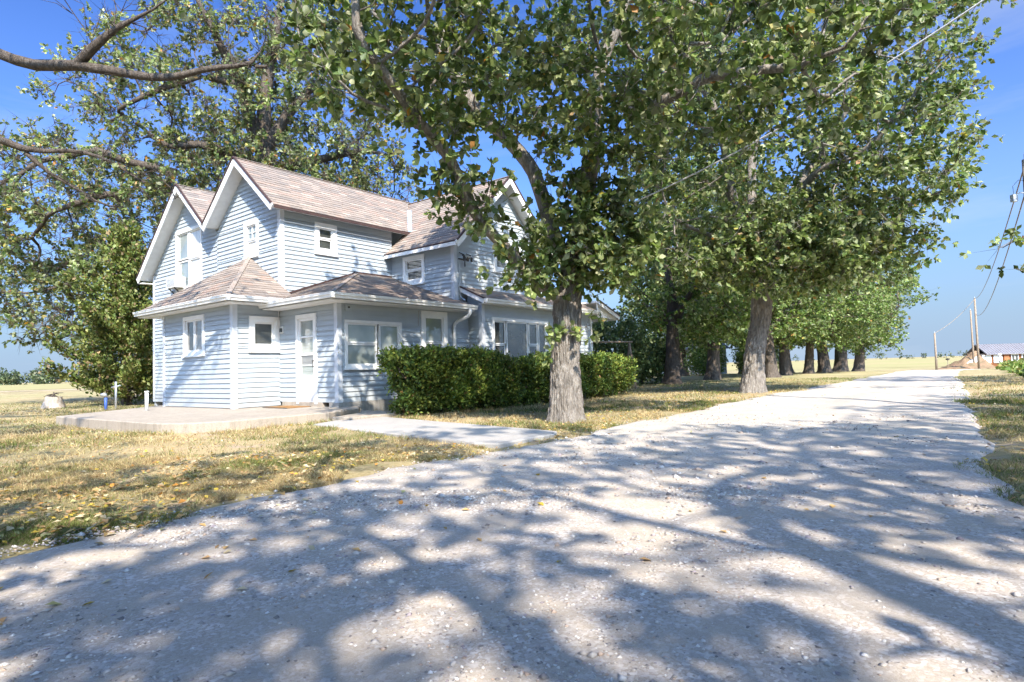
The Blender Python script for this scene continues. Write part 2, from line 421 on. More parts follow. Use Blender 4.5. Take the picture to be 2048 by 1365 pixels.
# the ground: one sheet to the horizon, finer near the camera
def spread(lo, hi, fine, grow):
    a = [0.0]; s = fine
    while a[-1] < hi:
        a.append(a[-1] + s)
        if a[-1] > 26: s *= grow
    b = [0.0]; s = fine
    while b[-1] > lo:
        b.append(b[-1] - s)
        if b[-1] < -20: s *= grow
    return np.array(sorted(set(a + b)))
gx, gy = spread(-1500, 1500, .30, 1.10), spread(-300, 1800, .30, 1.10)
GX, GY = np.meshgrid(gx, gy)
gxr, gyr = GX.ravel(), GY.ravel()
nx = len(gx); ii = np.arange(len(gy) - 1)[:, None] * nx + np.arange(nx - 1)[None, :]
ins = in_poly(np.c_[gxr, gyr], DRIVE_POLY)
gz = terr(gxr, gyr) + np.where(ins, -.045, 0.0)
g = obj('ground', np_mesh('ground', np.c_[gxr, gyr, gz], np.stack([ii, ii + 1, ii + nx + 1, ii + nx], -1).reshape(-1, 4), 4, M['ground'], smooth=True))
tag(g, 'patchy dry lawn and grassy ground around the house', 'ground', kind='structure')

def drive_z(x, y): return terr(x, y) + .012 + (fbm(np.asarray(x) * .9, np.asarray(y) * .9, seed=41) - .5) * .035
def ruts(x, y, t):
    return (fbm(x * .9, y * .9, seed=41) - .5) * .035 - np.where((t < .001) | (t > .999), .07, 0.0) - .015 * track(x, y, t)
def track(x, y, t): return (np.exp(-((t - .27) / .085) ** 2) + np.exp(-((t - .75) / .085) ** 2)) * sstep(5, 13, np.hypot(x, y)) * (.5 + .9 * fbm(x * .5, y * .5, seed=43))
dv = grid_sheet('driveway', dl, dr, KD, M['gravel'], .012, zf=ruts)
tag(dv, 'pale gravel driveway running past the house', 'driveway')

def strip(name, A, B, k, mat, lift, label, cat):
    o = grid_sheet(name, np.array(A, float), np.array(B, float), k, mat, lift); return tag(o, label, cat)
def along(p, q, n): return np.array(p)[None] * (1 - np.linspace(0, 1, n))[:, None] + np.array(q)[None] * np.linspace(0, 1, n)[:, None]
EU = np.array((math.cos(math.radians(51.83)), math.sin(math.radians(51.83)))); EV = np.array((-EU[1], EU[0]))
strip('road', along(EU * 98 + EV * 60, EU * 98 - EV * 220, 60), along(EU * 104.5 + EV * 60, EU * 104.5 - EV * 220, 60), 5, M['track'], .03, 'pale gravel road crossing beyond the driveway', 'road')
strip('driveway_apron', along((54.2, 77.6), (64.6, 90.5), 12), along((56.7, 75), (68, 88.3), 12), 5, M['pale_gravel'], .035, 'white gravel apron where the driveway meets the road', 'driveway')
# left: a dirt track and the stubble field behind the yard
strip('dirt_track', along((-140, 52), (0, 74), 50), along((-140, 55.5), (0, 77.5), 50), 4, M['track'], .03, 'sandy farm track across the field left of the house', 'track')
strip('field', along((-500, 62), (-2, 80), 50), along((-500, 300), (-2, 300), 50), 30, M['field'], .02, 'flat stubble field beyond the farm track', 'field')
far = np.c_[np.linspace(60, 420, 60), np.linspace(330, 190, 60)]
strip('field', np.c_[np.linspace(20, 118, 60), np.linspace(175, 90, 60)], far, 24, M['field'], .03, 'low grassy field rising beyond the crossing road', 'field')
# ------------------------------------------------------------------ the farmhouse
HROT = math.radians(51.83)
def hw(u, v, z=0.0): return np.array((EU[0] * u + EV[0] * v, EU[1] * u + EV[1] * v, z))
U0, V0 = 12.0, 15.0
house = empty('farmhouse', tuple(hw(U0, V0, 0)), HROT)
tag(house, 'pale blue clapboard two-storey farmhouse with twin front gables and brown shingle roofs', 'house')

def L3(u, v, z): return np.array((u - U0, v - V0, z))
def P3(kind, c, a, d, z):
    return L3(c - d, a, z) if kind == 'A' else L3(a, c - d, z)
def pbox(mb, kind, c, a0, a1, z0, z1, d0, d1):
    q = [P3(kind, c, a, d, z) for z in (z0, z1) for (a, d) in ((a0, d0), (a1, d0), (a1, d1), (a0, d1))]
    mb.add(q, [(0, 1, 2, 3), (7, 6, 5, 4), (0, 4, 5, 1), (1, 5, 6, 2), (2, 6, 7, 3), (3, 7, 4, 0)])

ROW = 0.12
def span(poly, z):
    xs = []
    n = len(poly)
    for i in range(n):
        (a0, z0), (a1, z1) = poly[i], poly[(i + 1) % n]
        if abs(z1 - z0) < 1e-9:
            continue
        t = (z - z0) / (z1 - z0)
        if -1e-6 <= t <= 1 + 1e-6: xs.append(a0 + t * (a1 - a0))
    return (min(xs), max(xs)) if len(xs) > 1 else None

def clap_wall(kind, c, poly, openings=(), name='wall', boards=True):
    """a wall with one board object per course and side of an opening; openings are (a0, a1, z0, z1)"""
    zlo = min(p[1] for p in poly); zhi = max(p[1] for p in poly)
    core = MB(); pieces = []
    n = int(math.ceil((zhi - zlo) / ROW - 1e-6))
    for i in range(n):
        r0, r1 = zlo + i * ROW, min(zlo + (i + 1) * ROW, zhi - 1e-4)
        cuts = sorted({r0, r1} | {z for o in openings for z in o[2:4] if r0 + .004 < z < r1 - .004})
        for b0, b1 in zip(cuts[:-1], cuts[1:]):
            s0, s1 = span(poly, b0 + 1e-4), span(poly, b1 - 1e-4)
            if not s0 or not s1: continue
            ivs = [(s0[0], s0[1], s1[0], s1[1])]
            for (oa, ob, oz0, oz1) in openings:
                if oz0 < (b0 + b1) / 2 < oz1:
                    nxt = []
                    for (l0, h0, l1, h1) in ivs:
                        if ob <= min(l0, l1) or oa >= max(h0, h1): nxt.append((l0, h0, l1, h1)); continue
                        if oa > l0 + .01: nxt.append((l0, oa, l1, oa))
                        if ob < h0 - .01: nxt.append((ob, h0, ob, h1))
                    ivs = nxt
            for iv in ivs: pieces.append((b0, b1, iv))
    wob_ = random.Random(int(abs(c) * 1000) + len(pieces))
    for (b0, b1, (l0, h0, l1, h1)) in pieces:
        q = [P3(kind, c, a, d, z) for (a, z) in ((l0, b0), (h0, b0), (h1, b1), (l1, b1)) for d in (-.12, 0.0)]
        core.add(q, [(0, 2, 4, 6), (1, 7, 5, 3), (0, 1, 3, 2), (2, 3, 5, 4), (4, 5, 7, 6), (6, 7, 1, 0)])
    w = core.build(name, M['siding'], house)
    if boards:
        for (b0, b1, (l0, h0, l1, h1)) in pieces:
            if h0 - l0 < .03: continue
            e = wob_.uniform(-.0015, .0015)
            q = [P3(kind, c, l0, .010, b0 + .014), P3(kind, c, h0, .010, b0 + .014), P3(kind, c, l0, .030 + e, b0 - .005), P3(kind, c, h0, .030 + e, b0 - .005),
                 P3(kind, c, l0, .028 + e, b0 + .012), P3(kind, c, h0, .028 + e, b0 + .012),
                 P3(kind, c, l1, .006, b1 + .004), P3(kind, c, h1, .006, b1 + .004), P3(kind, c, l1, .001, b1 + .004), P3(kind, c, h1, .001, b1 + .004)]
            mb = MB().add(q, [(0, 1, 3, 2), (2, 3, 5, 4), (4, 5, 7, 6), (6, 7, 9, 8), (0, 2, 4, 6, 8), (1, 9, 7, 5, 3)])
            mb.build('siding_board', M['siding'], w)
    return w

def window(kind, c, a0, a1, z0, z1, cells, tw=.09, sill=True, sash_w=.04, name='window', proud=.045):
    """casing, sill and, per cell (fractions of the opening), a sash with a pane"""
    mb = MB(); i0, i1, j0, j1 = a0 + tw, a1 - tw, z0 + tw, z1 - tw
    pbox(mb, kind, c, a0, i0, z0, z1, -.06, proud); pbox(mb, kind, c, i1, a1, z0, z1, -.06, proud)
    pbox(mb, kind, c, i0, i1, j1, z1, -.06, proud); pbox(mb, kind, c, i0, i1, z0, j0, -.06, proud)
    w = mb.build(name, M['white'], house)
    if sill:
        sb = MB(); pbox(sb, kind, c, a0 - .03, a1 + .03, z0 - .035, z0 - .001, .002, proud + .03); sb.build('sill', M['white'], w)
    W, Hh = i1 - i0, j1 - j0
    for cell in cells:
        fa0, fa1, fz0, fz1, mt = cell[:5]
        b0, b1, y0, y1 = i0 + fa0 * W, i0 + fa1 * W, j0 + fz0 * Hh, j0 + fz1 * Hh
        dep = cell[6] if len(cell) > 6 else 0.0
        s = MB(); e = .0015; sw = sash_w
        pbox(s, kind, c, b0 + e, b0 + sw, y0 + e, y1 - e, -.05 - dep, .012 - dep); pbox(s, kind, c, b1 - sw, b1 - e, y0 + e, y1 - e, -.05 - dep, .012 - dep)
        pbox(s, kind, c, b0 + sw, b1 - sw, y0 + e, y0 + sw, -.05 - dep, .012 - dep); pbox(s, kind, c, b0 + sw, b1 - sw, y1 - sw, y1 - e, -.05 - dep, .012 - dep)
        if len(cell) > 5 and cell[5]:
            mx, mz = cell[5]
            for k in range(1, mx):
                x = b0 + sw + (b1 - b0 - 2 * sw) * k / mx; pbox(s, kind, c, x - .008, x + .008, y0 + sw, y1 - sw, -.03 - dep, .004 - dep)
            for k in range(1, mz):
                x = y0 + sw + (y1 - y0 - 2 * sw) * k / mz; pbox(s, kind, c, b0 + sw, b1 - sw, x - .008, x + .008, -.03 - dep, .005 - dep)
        s.build('sash', M['white'], w)
        p = MB(); pbox(p, kind, c, b0 + sw - .004, b1 - sw + .004, y0 + sw - .004, y1 - sw + .004, -.04 - dep, -.018 - dep)
        p.build('pane', M[mt], w)
    return w

def opening(w, tw=.085): a0, a1, z0, z1 = w; return (a0 + tw, a1 - tw, z0 + tw, z1 - tw)

# --- measures (u runs away to the right along the long wall, v away to the left along the gable wall)
ZR, SL = 7.03, 0.87
UM, VM, VL = 8.77, 14.57, 22.5
V1, V2 = 16.19, 19.79; VV = (V1 + V2) / 2
zroof = lambda v: ZR - SL * min(abs(v - V1), abs(v - V2))
D_ = .16
main_win = (18.95, 20.75, 3.75, 5.72); small_win = (15.64, 16.39, 4.28, 5.28)
clap_wall('A', UM, [(VM, 2.4), (VV, 2.4), (VV, zroof(VV) - D_), (V1, ZR - D_), (VM, zroof(VM) - D_)], [opening(small_win)])
clap_wall('A', UM, [(VV, .2), (VL, .2), (VL, zroof(VL) - D_), (V2, ZR - D_), (VV, zroof(VV) - D_)], [opening(main_win)])
b_win = (9.79, 10.51, 4.33, 5.20)
clap_wall('B', VM, [(UM, 2.4), (12.55, 2.4), (12.55, zroof(14.3) - .04), (UM, zroof(14.3) - .04)], [opening(b_win)])
window('A', UM, *main_win, [(.53, 1, .52, 1, 'glass_shade', None, .0), (.53, 1, .0, .5, 'glass_shade', None, .02), (0, .49, .5, 1, 'glass_curtain', None), (0, .49, .0, .5, 'glass_curtain', None, .015)])
window('A', UM, *small_win, [(0, 1, .47, 1, 'glass_shade', (2, 2)), (0, 1, 0, .47, 'glass_curtain', None, .02)], tw=.1)
window('B', VM, *b_win, [(0, 1, .5, 1, 'glass_dark', None), (0, 1, 0, .5, 'glass_dark', None, .02)], tw=.13)
# extension room in front of the gable
UE, VE, VE1 = 7.28, 14.2, 18.02
e_win = (15.61, 16.78, 1.54, 2.57); e_side = (7.66, 8.47, 1.58, 2.44)
clap_wall('A', UE, [(VE, .22), (VE1, .22), (VE1, 2.74), (VE, 2.74)], [opening(e_win)])
clap_wall('B', VE, [(UE, .22), (8.49, .22), (8.49, 2.74), (UE, 2.74)], [opening(e_side, .12)])
window('A', UE, *e_win, [(.02, .49, 0, 1, 'glass_screen', None), (.51, .98, 0, 1, 'glass_dark', None)], tw=.1)
window('B', VE, *e_side, [(0, 1, 0, 1, 'glass_dark', None, .03)], tw=.14)
mb = MB(); mb.box(UE - U0, UM - U0, VE1 - V0 - .1, VE1 - V0, .2, 2.74); mb.build('wall', M['siding'], house)
# enclosed porch
UP, VP, UPE = 8.49, 11.77, 12.97
door = (12.56, 13.41, .31, 2.43)
p_big = (8.66, 10.40, 1.08, 2.22); p_w2 = (11.08, 12.06, .95, 2.57)
clap_wall('A', UP, [(VP, .31), (VE, .31), (VE, 2.74), (VP, 2.74)], [(door[0] + .06, door[1] - .06, .31, door[3] - .06)])
clap_wall('B', VP, [(UP, .31), (UPE, .31), (UPE, 2.74), (UP, 2.74)], [opening(p_big, .06), opening(p_w2)])
window('B', VP, *p_big, [(0, .56, .52, 1, 'glass_shade', None), (0, .56, 0, .52, 'glass_shade', None, .015), (.6, 1, 0, 1, 'glass_shade', None)], tw=.07)
window('B', VP, *p_w2, [(0, 1, .48, 1, 'glass_shade', None), (0, 1, 0, .48, 'glass_screen', None, .02)], tw=.15)
# right wing
UW, VW, UWR = 12.55, 11.89, 14.75
ZW, SW = 6.95, .955
zwing = lambda u: ZW - SW * abs(u - UWR)
w_a = (13.07, 14.01, 3.60, 4.46); w_b = (14.3, 15.65, 3.98, 5.0)
clap_wall('A', UW, [(VW, 2.75), (VM, 2.75), (VM, 4.62), (VW, 4.62)], [opening(w_a)])
clap_wall('B', VW, [(UW, 2.75), (16.95, 2.75), (16.95, zwing(16.95) - D_), (UWR, ZW - D_), (UW, zwing(UW) - D_)], [opening(w_b)])
window('A', UW, *w_a, [(0, 1, .5, 1, 'glass_dark', None), (0, 1, 0, .5, 'glass_dark', None, .02)], tw=.12)
window('B', VW, *w_b, [(0, .5, .0, 1, 'glass_screen', None), (.5, 1, 0, 1, 'glass_screen', None)], tw=.12)
# bay under the shed roof, running on to the right-hand corner
VLb, ULR = 11.26, 18.95
l_win = (13.38, 16.2, 1.0, 2.47)
clap_wall('A', UPE, [(VLb, .31), (VP, .31), (VP, 3.12), (VLb, 2.86)])
clap_wall('B', VLb, [(UPE, .31), (ULR, .31), (ULR, 2.86), (UPE, 2.86)], [opening(l_win)])
window('B', VLb, *l_win, [(0, .2, .46, 1, 'glass_dark', None), (0, .2, 0, .46, 'glass_dark', None, .02), (.22, .62, 0, 1, 'glass_dark', None), (.64, .82, .46, 1, 'glass_dark', None), (.64, .82, 0, .46, 'glass_dark', None, .02), (.84, 1, 0, 1, 'glass_dark', None)], tw=.1)
# plain walls that close the block at the back and sides
bk = MB()
for (u0, u1, v0, v1, z0, z1) in ((16.0, 16.1, VM, VL, 0, 5.2), (UM, 16.0, VL - .1, VL, 0, 4.5), (16.85, 16.95, VW, 16.0, 0, 4.7), (18.85, ULR, VLb + .12, 16.0, 0, 2.8), (16.95, 18.85, 15.9, 16.0, 0, 2.8)):
    bk.box(u0 - U0, u1 - U0, v0 - V0, v1 - V0, z0, z1)
bk.build('back_wall', M['siding'], house)

# corner boards
def corner(u, v, z0, z1, su=1, sv=1, w=.085):
    mb = MB()
    mb.box(u - .040 - U0, u - .001 - U0, v - .040 - V0, v + sv * w - V0, z0, z1)
    mb.box(u - U0, u + su * w - U0, v - .040 - V0, v - .001 - V0, z0, z1)
    mb.build('corner_board', M['corner'], house)
corner(UM, VM, 2.6, zroof(14.3) - .05); corner(UE, VE, .2, 2.73); corner(UP, VP, .24, 2.73); corner(UW, VW, 2.8, 4.55); corner(UPE, VLb, .28, 2.83)
mb = MB(); mb.box(UM - .040 - U0, UM - .001 - U0, VL - .09 - V0, VL + .02 - V0, .2, 4.5); mb.build('corner_board', M['corner'], house)
mb = MB(); mb.box(UE - .040 - U0, UE - .001 - U0, VE1 - .09 - V0, VE1 + .02 - V0, .2, 2.72); mb.build('corner_board', M['corner'], house)
mb = MB(); mb.box(ULR - .09 - U0, ULR + .02 - U0, VLb - .040 - V0, VLb - .001 - V0, .3, 2.8); mb.build('corner_board', M['white'], house)

# foundation
fm = MB(); fm.box(UP - .05 - U0, UPE + .05 - U0, VP - .06 - V0, VP + .3 - V0, -.1, .30); fm.box(UPE - .05 - U0, ULR - U0, VLb - .05 - V0, VLb + .3 - V0, -.1, .299)
fm.build('foundation', M['foundation'], house)

# --- roofs
PAL = [(.245, .20, .165), (.175, .145, .125), (.265, .185, .145), (.16, .142, .128), (.31, .26, .215), (.205, .168, .14)]
TABS = []
def clip_poly(sub, poly):
    out = list(sub); n = len(poly)
    area = sum(poly[i][0] * poly[(i + 1) % n][1] - poly[(i + 1) % n][0] * poly[i][1] for i in range(n))
    sg = 1 if area > 0 else -1
    for i in range(n):
        (x0, y0), (x1, y1) = poly[i], poly[(i + 1) % n]
        f = lambda p: sg * ((x1 - x0) * (p[1] - y0) - (y1 - y0) * (p[0] - x0))
        inp, out = out, []
        for j in range(len(inp)):
            a, b = inp[j], inp[(j + 1) % len(inp)]; fa, fb = f(a), f(b)
            if fa >= 0: out.append(a)
            if (fa >= 0) != (fb >= 0):
                t = fa / (fa - fb); out.append((a[0] + t * (b[0] - a[0]), a[1] + t * (b[1] - a[1])))
        if not out: return []
    return out

def roof(faces, name='roof', th=.10, visible=()):
    """faces: lists of (u, v, z) points; returns the deck object, its shingles are queued in TABS"""
    mb = MB(); deck_faces = []
    for pts in faces:
        p = [L3(*q) for q in pts]
        n = np.cross(p[1] - p[0], p[2] - p[0]); n /= np.linalg.norm(n)
        if n[2] < 0: p = p[::-1]; n = -n
        mb.prism(p, -n * th); deck_faces.append((p, n))
    deck = mb.build(name, M['soffit'], house)
    edge = MB()
    for k, (p, n) in enumerate(deck_faces):
        e = np.cross((0, 0, 1.0), n); e /= np.linalg.norm(e); s = np.cross(n, e)
        if s[2] < 0: s = -s; e = -e
        o = p[0]; pl = [((q - o) @ e, (q - o) @ s) for q in p]
        smin = min(q[1] for q in pl); smax = max(q[1] for q in pl); emin = min(q[0] for q in pl); emax = max(q[0] for q in pl)
        expo = .143; r = 0; s0 = smin
        while s0 < smax - .02:
            x = emin - rnd.uniform(0, .33)
            while x < emax:
                w = rnd.uniform(.27, .40); s1 = min(s0 + expo, smax + .001)
                c = clip_poly([(x + .002, s0), (x + w - .002, s0), (x + w - .002, s1), (x + .002, s1)], pl)
                if len(c) >= 3:
                    ar_ = abs(sum(c[i][0] * c[(i + 1) % len(c)][1] - c[(i + 1) % len(c)][0] * c[i][1] for i in range(len(c)))) / 2
                    if ar_ > .0008:
                        lift = .015 + rnd.uniform(0, .005)
                        top = [o + e * a + s * b + n * (lift - .011 * (b - s0) / expo) for a, b in c]; bot = [o + e * a + s * b + n * .001 for a, b in c]
                        m = len(c); pc = PAL[rnd.choices(range(6), (6, 4, 4, 3, 2, 6))[0]]; br = rnd.uniform(.86, 1.12)
                        cen = np.mean(top, axis=0); wc = hw(cen[0] + U0, cen[1] + V0, cen[2])
                        TABS.append((np.linalg.norm(wc - np.array((0, 0, CAM_Z))) if k in visible else 1e3 + ar_, deck, top + bot, m, tuple(q * br for q in pc)))
                x += w
            s0 += expo; r += 1
    return deck

# main twin gables
UF, UB = 8.37, 16.2
e0 = 14.28; ze = zroof(e0); uv_ = UWR - (ZW - ze) / SW        # where the main eave runs into the wing roof
roof([[(UF, e0, ze), (uv_, e0, ze), (UWR, V1, ZR), (UF, V1, ZR)],
      [(UF, V1, ZR), (UB, V1, ZR), (UB, VV, zroof(VV)), (UF, VV, zroof(VV))]])
roof([[(UF, VV, zroof(VV)), (UB, VV, zroof(VV)), (UB, V2, ZR), (UF, V2, ZR)],
      [(UF, V2, ZR), (UB, V2, ZR), (UB, 22.8, ZR - SL * 3.01), (UF, 22.8, ZR - SL * 3.01)]])
# right wing
we, vf = 12.25, 11.5
roof([[(we, vf, zwing(we)), (we, VM - .002, zwing(we)), (uv_, VM - .002, ze), (uv_, vf, ze)],
      [(uv_, vf, ze), (uv_, e0, ze), (UWR, V1, ZW), (UWR, vf, ZW)],
      [(UWR, vf, ZW), (UWR, V1, ZW), (17.25, V1, zwing(17.25)), (17.25, vf, zwing(17.25))]])
# hipped roof of the extension
eu_, evr, evl, ez, ea = 6.93, 13.75, 18.95, 2.85, (UM - .04, 16.1, 4.28)
roof([[(eu_, evr, ez), (eu_, evl, ez), ea], [(eu_, evr, ez), (UM - .04, evr, ez), ea], [(eu_, evl, ez), (UM - .04, evl, ez), ea]], visible=(0, 1))
# hipped roof of the porch
pu, pv, pz, pa = 7.98, 11.27, 2.75, 3.89
roof([[(pu, pv, pz), (pu, 14.16, pz), (11.16, 14.53, pa)],
      [(pu, pv, pz), (12.53, pv, pz), (12.53, 14.53, pa), (11.16, 14.53, pa)],
      [(12.53, pv, pz), (12.75, pv, pz), (12.75, VW - .03, pz + (VW - .03 - pv) * (pa - pz) / (14.53 - pv)), (12.53, VW - .03, pz + (VW - .03 - pv) * (pa - pz) / (14.53 - pv))]], visible=(0, 1))
# shed roof of the bay
roof([[(12.76, 10.95, 2.94), (ULR, 10.95, 2.94), (ULR, VW - .03, 3.36), (12.76, VW - .03, 3.36)]], th=.08)
# side porch at the far right corner
roof([[(ULR, 10.9, 3.30), (20.42, 10.9, 2.80), (20.42, 14.2, 2.80), (ULR, 14.2, 3.30)]], th=.06)

def tab_mesh(items):
    vs_, fs_, cs_ = [], [], []
    for (_, _, pts, m, c) in items:
        b = len(vs_); vs_ += [tuple(p) for p in pts]; cs_ += [c] * (2 * m)
        fs_.append(tuple(b + i for i in range(m))); fs_ += [(b + i, b + m + i, b + m + (i + 1) % m, b + (i + 1) % m) for i in range(m)]
    me = bpy.data.meshes.new('shingle'); me.from_pydata(vs_, [], fs_); me.update()
    a = me.color_attributes.new('Col', 'FLOAT_COLOR', 'POINT'); a.data.foreach_set('color', np.c_[np.array(cs_), np.ones(len(cs_))].astype(np.float32).ravel())
    me.materials.append(M['shingle']); return me
TABS.sort(key=lambda t: t[0])
for t in TABS[:300]: obj('shingle', tab_mesh([t]), t[1])
rest = {}
for t in TABS[300:]: rest.setdefault(t[1].name, []).append(t)
for nm, its in rest.items():
    tag(obj('shingle_courses', tab_mesh(its), bpy.data.objects[nm]), kind='stuff')

# ridge and hip caps
def cap(p, q, w=.11):
    mb = MB().beam(L3(*p) + (0, 0, .012), L3(*q) + (0, 0, .012), w, .016); me = mb.mesh('ridge_cap', M['shingle'])
    a = me.color_attributes.new('Col', 'FLOAT_COLOR', 'POINT'); n = len(me.vertices)
    a.data.foreach_set('color', np.tile(np.array((.22, .18, .15, 1), np.float32), n)); obj('ridge_cap', me, house)
cap((UF, V1, ZR), (UWR + .4, V1, ZR)); cap((UF, V2, ZR), (UB, V2, ZR)); cap((UWR, vf, ZW), (UWR, V1, ZW)); cap((eu_, evr, ez), ea); cap((pu, pv, pz), (11.16, 14.5, pa))
# valley flashing between main roof and wing
mb = MB().beam(L3(uv_ - .02, e0 - .02, ze + .03), L3(UWR - .5, V1 - .575, ZR - .47), .20, .012); mb.build('valley_flashing', M['flash'], house)
mb = MB().beam(L3(11.16, VM - .03, pa + .03), L3(12.5, VM - .03, pa + .03), .05, .06)
mb.beam(L3(8.2, VM - .03, pz + .12), L3(11.16, VM - .03, pa + .03), .04, .05); mb.build('wall_flashing', M['dark_edge'], house)

# rake boards (white) with a dark drip edge on top
def rake(p, q, w=.03, h=.19, drop=.085, white=True, out=(-1, 0)):
    p = L3(*p); q = L3(*q); off = np.array((out[0] * .017, out[1] * .017, 0))
    upv = np.cross(q - p, (out[1], -out[0], 0)) if False else (0, 0, 1)
    MB().beam(p + off + (0, 0, -drop), q + off + (0, 0, -drop), w, h).build('rake_board', M['white'], house)
    MB().beam(p + off * 1.6 + (0, 0, .028), q + off * 1.6 + (0, 0, .028), w + .03, .035).build('drip_edge', M['dark_edge'], house)
rake((UF, e0, ze), (UF, V1, ZR), h=.17); rake((UF, V1, ZR), (UF, VV + .06, zroof(VV + .0) - .03), h=.22, drop=.10)
rake((UF, VV, zroof(VV)), (UF, V2, ZR), h=.17); rake((UF, V2, ZR), (UF, 22.8, ZR - SL * 3.01), h=.22, drop=.10)
rake((we, vf, zwing(we)), (UWR, vf, ZW), out=(0, -1)); rake((UWR, vf, ZW), (17.25, vf, zwing(17.25)), out=(0, -1), h=.22)
rake((12.76, 10.95, 2.92), (12.76, VW - .05, 3.33), h=.12, drop=.06); rake((ULR, 10.9, 3.28), (20.42, 10.9, 2.80), out=(0, -1), h=.13, drop=.06)
# gable soffit returns and the soffits under the low eaves
sf = MB(); sf.box(UF + .02 - U0, UM - .03 - U0, 22.52 - V0, 22.78 - V0, 4.22, 4.25); sf.build('soffit', M['soffit'], house)
sf = MB(); sf.box(eu_ + .02 - U0, UE - .03 - U0, evr + .02 - V0, evl - V0, 2.70, 2.725); sf.box(UE - .03 - U0, UP - .1 - U0, evr + .02 - V0, VE - .03 - V0, 2.70, 2.725); sf.box(UE - U0, UM - .05 - U0, VE1 + .02 - V0, evl - V0, 2.70, 2.725)
sf.build('soffit', M['soffit'], house)
sf = MB(); sf.box(pu + .02 - U0, UP - .03 - U0, pv + .02 - V0, 14.15 - V0, 2.60, 2.625); sf.box(UP - .03 - U0, 12.7 - U0, pv + .02 - V0, VP - .03 - V0, 2.60, 2.625); sf.build('soffit', M['soffit'], house)
sf = MB(); sf.box(12.8 - U0, ULR - U0, 10.97 - V0, VLb - .03 - V0, 2.80, 2.82); sf.build('soffit', M['soffit'], house)
# eave fascia on the high eaves
MB().beam(L3(UF + .05, e0 - .015, ze - .045), L3(uv_, e0 - .015, ze - .045), .03, .07).build('fascia', M['dark_edge'], house)
MB().beam(L3(we - .018, vf, zwing(we) - .06), L3(we - .018, VM - .05, zwing(we) - .06), .03, .10).build('fascia', M['white'], house)
MB().beam(L3(we - .026, vf, zwing(we) + .02), L3(we - .026, VM - .05, zwing(we) + .02), .045, .03).build('drip_edge', M['dark_edge'], house)
MB().beam(L3(20.42, 10.9, 2.73), L3(20.42, 14.2, 2.73), .03, .12).build('fascia', M['white'], house)
tri = MB().prism([L3(ULR + .02, 10.98, 2.70), L3(20.38, 10.98, 2.70), L3(20.38, 10.98, 2.74), L3(ULR + .02, 10.98, 3.22)], (0, .03, 0)); tri.build('gable_panel', M['soffit'], house)

# gutters
GP = [(0, 0), (.075, 0), (.085, .045), (.11, .07), (.11, .10), (.12, .105), (.12, .12), (0, .12)]
def gutter(p, q, out):
    p, q = L3(*p), L3(*q); o = np.array((out[0], out[1], 0.0))
    MB().prism([p + o * a + np.array((0, 0, b)) for a, b in GP], q - p).build('gutter', M['gutter'], house)
gutter((eu_, evr - .11, ez - .115), (eu_, evl, ez - .115), (-1, 0)); gutter((eu_ + .001, evr, ez - .114), (8.25, evr, ez - .114), (0, -1))
gutter((pu, pv - .11, pz - .115), (pu, 14.15, pz - .115), (-1, 0)); gutter((pu + .001, pv, pz - .114), (12.72, pv, pz - .114), (0, -1))
gutter((12.77, 10.95, 2.82), (ULR, 10.95, 2.82), (0, -1))
def spout(pts, name='downspout', r=.042): MB().tube([L3(*p) for p in pts], r, 8).build(name, M['gutter'], house, True)
spout([(12.45, pv - .05, 2.64), (12.45, pv - .04, 2.54), (12.43, pv + .02, 2.45), (12.34, pv + .30, 2.34), (12.30, VP - .09, 2.26), (12.29, VP - .075, 2.12), (12.29, VP - .075, .32)], r=.05)
spout([(8.44, VE - .04, 2.6), (8.44, VE - .04, 1.9)], r=.012, name='cable')

# storm door
fr = MB(); d0, d1, dz0, dz1 = door
pbox(fr, 'A', UP, d0, d0 + .09, dz0 - .05, dz1, -.05, .05); pbox(fr, 'A', UP, d1 - .09, d1, dz0 - .05, dz1, -.05, .05); pbox(fr, 'A', UP, d0 + .09, d1 - .09, dz1 - .10, dz1, -.05, .05)
dr_ = fr.build('door', M['white'], house)
a0, a1 = d0 + .092, d1 - .092
lf = MB(); rails = [(.29, .95), (1.43, 1.49), (1.86, 1.90), (2.27, 2.328)]
pbox(lf, 'A', UP, a0, a0 + .07, .29, 2.328, -.03, .02); pbox(lf, 'A', UP, a1 - .07, a1, .29, 2.328, -.03, .02)
for r0, r1 in rails: pbox(lf, 'A', UP, a0 + .07, a1 - .07, r0, r1, -.03, .019)
pbox(lf, 'A', UP, a0 + .07, a1 - .07, 1.18, 1.20, -.02, .01)
lf.build('door_leaf', M['white'], dr_)
for z0, z1, m_ in ((.95, 1.18, 'glass_shade'), (1.20, 1.43, 'glass_screen'), (1.49, 1.86, 'glass_shade'), (1.90, 2.27, 'glass_shade')):
    p = MB(); pbox(p, 'A', UP, a0 + .068, a1 - .068, z0 - .002, z1 + .002, -.02, -.008); p.build('pane', M[m_], dr_)
p = MB(); pbox(p, 'A', UP, a0 + .12, a1 - .12, .36, .86, .019, .026); p.build('kick_panel', M['white'], dr_)
MB().tube([L3(UP - .02, a0 + .035, 1.16), L3(UP - .07, a0 + .035, 1.16), L3(UP - .07, a0 + .035, 1.30), L3(UP - .02, a0 + .035, 1.30)], .012, 6).build('handle', M['black'], dr_)
p = MB(); pbox(p, 'A', UP, d0 - .2, d1 + .65, .20, .306, -.1, .035); p.build('threshold', M['concrete'], house)
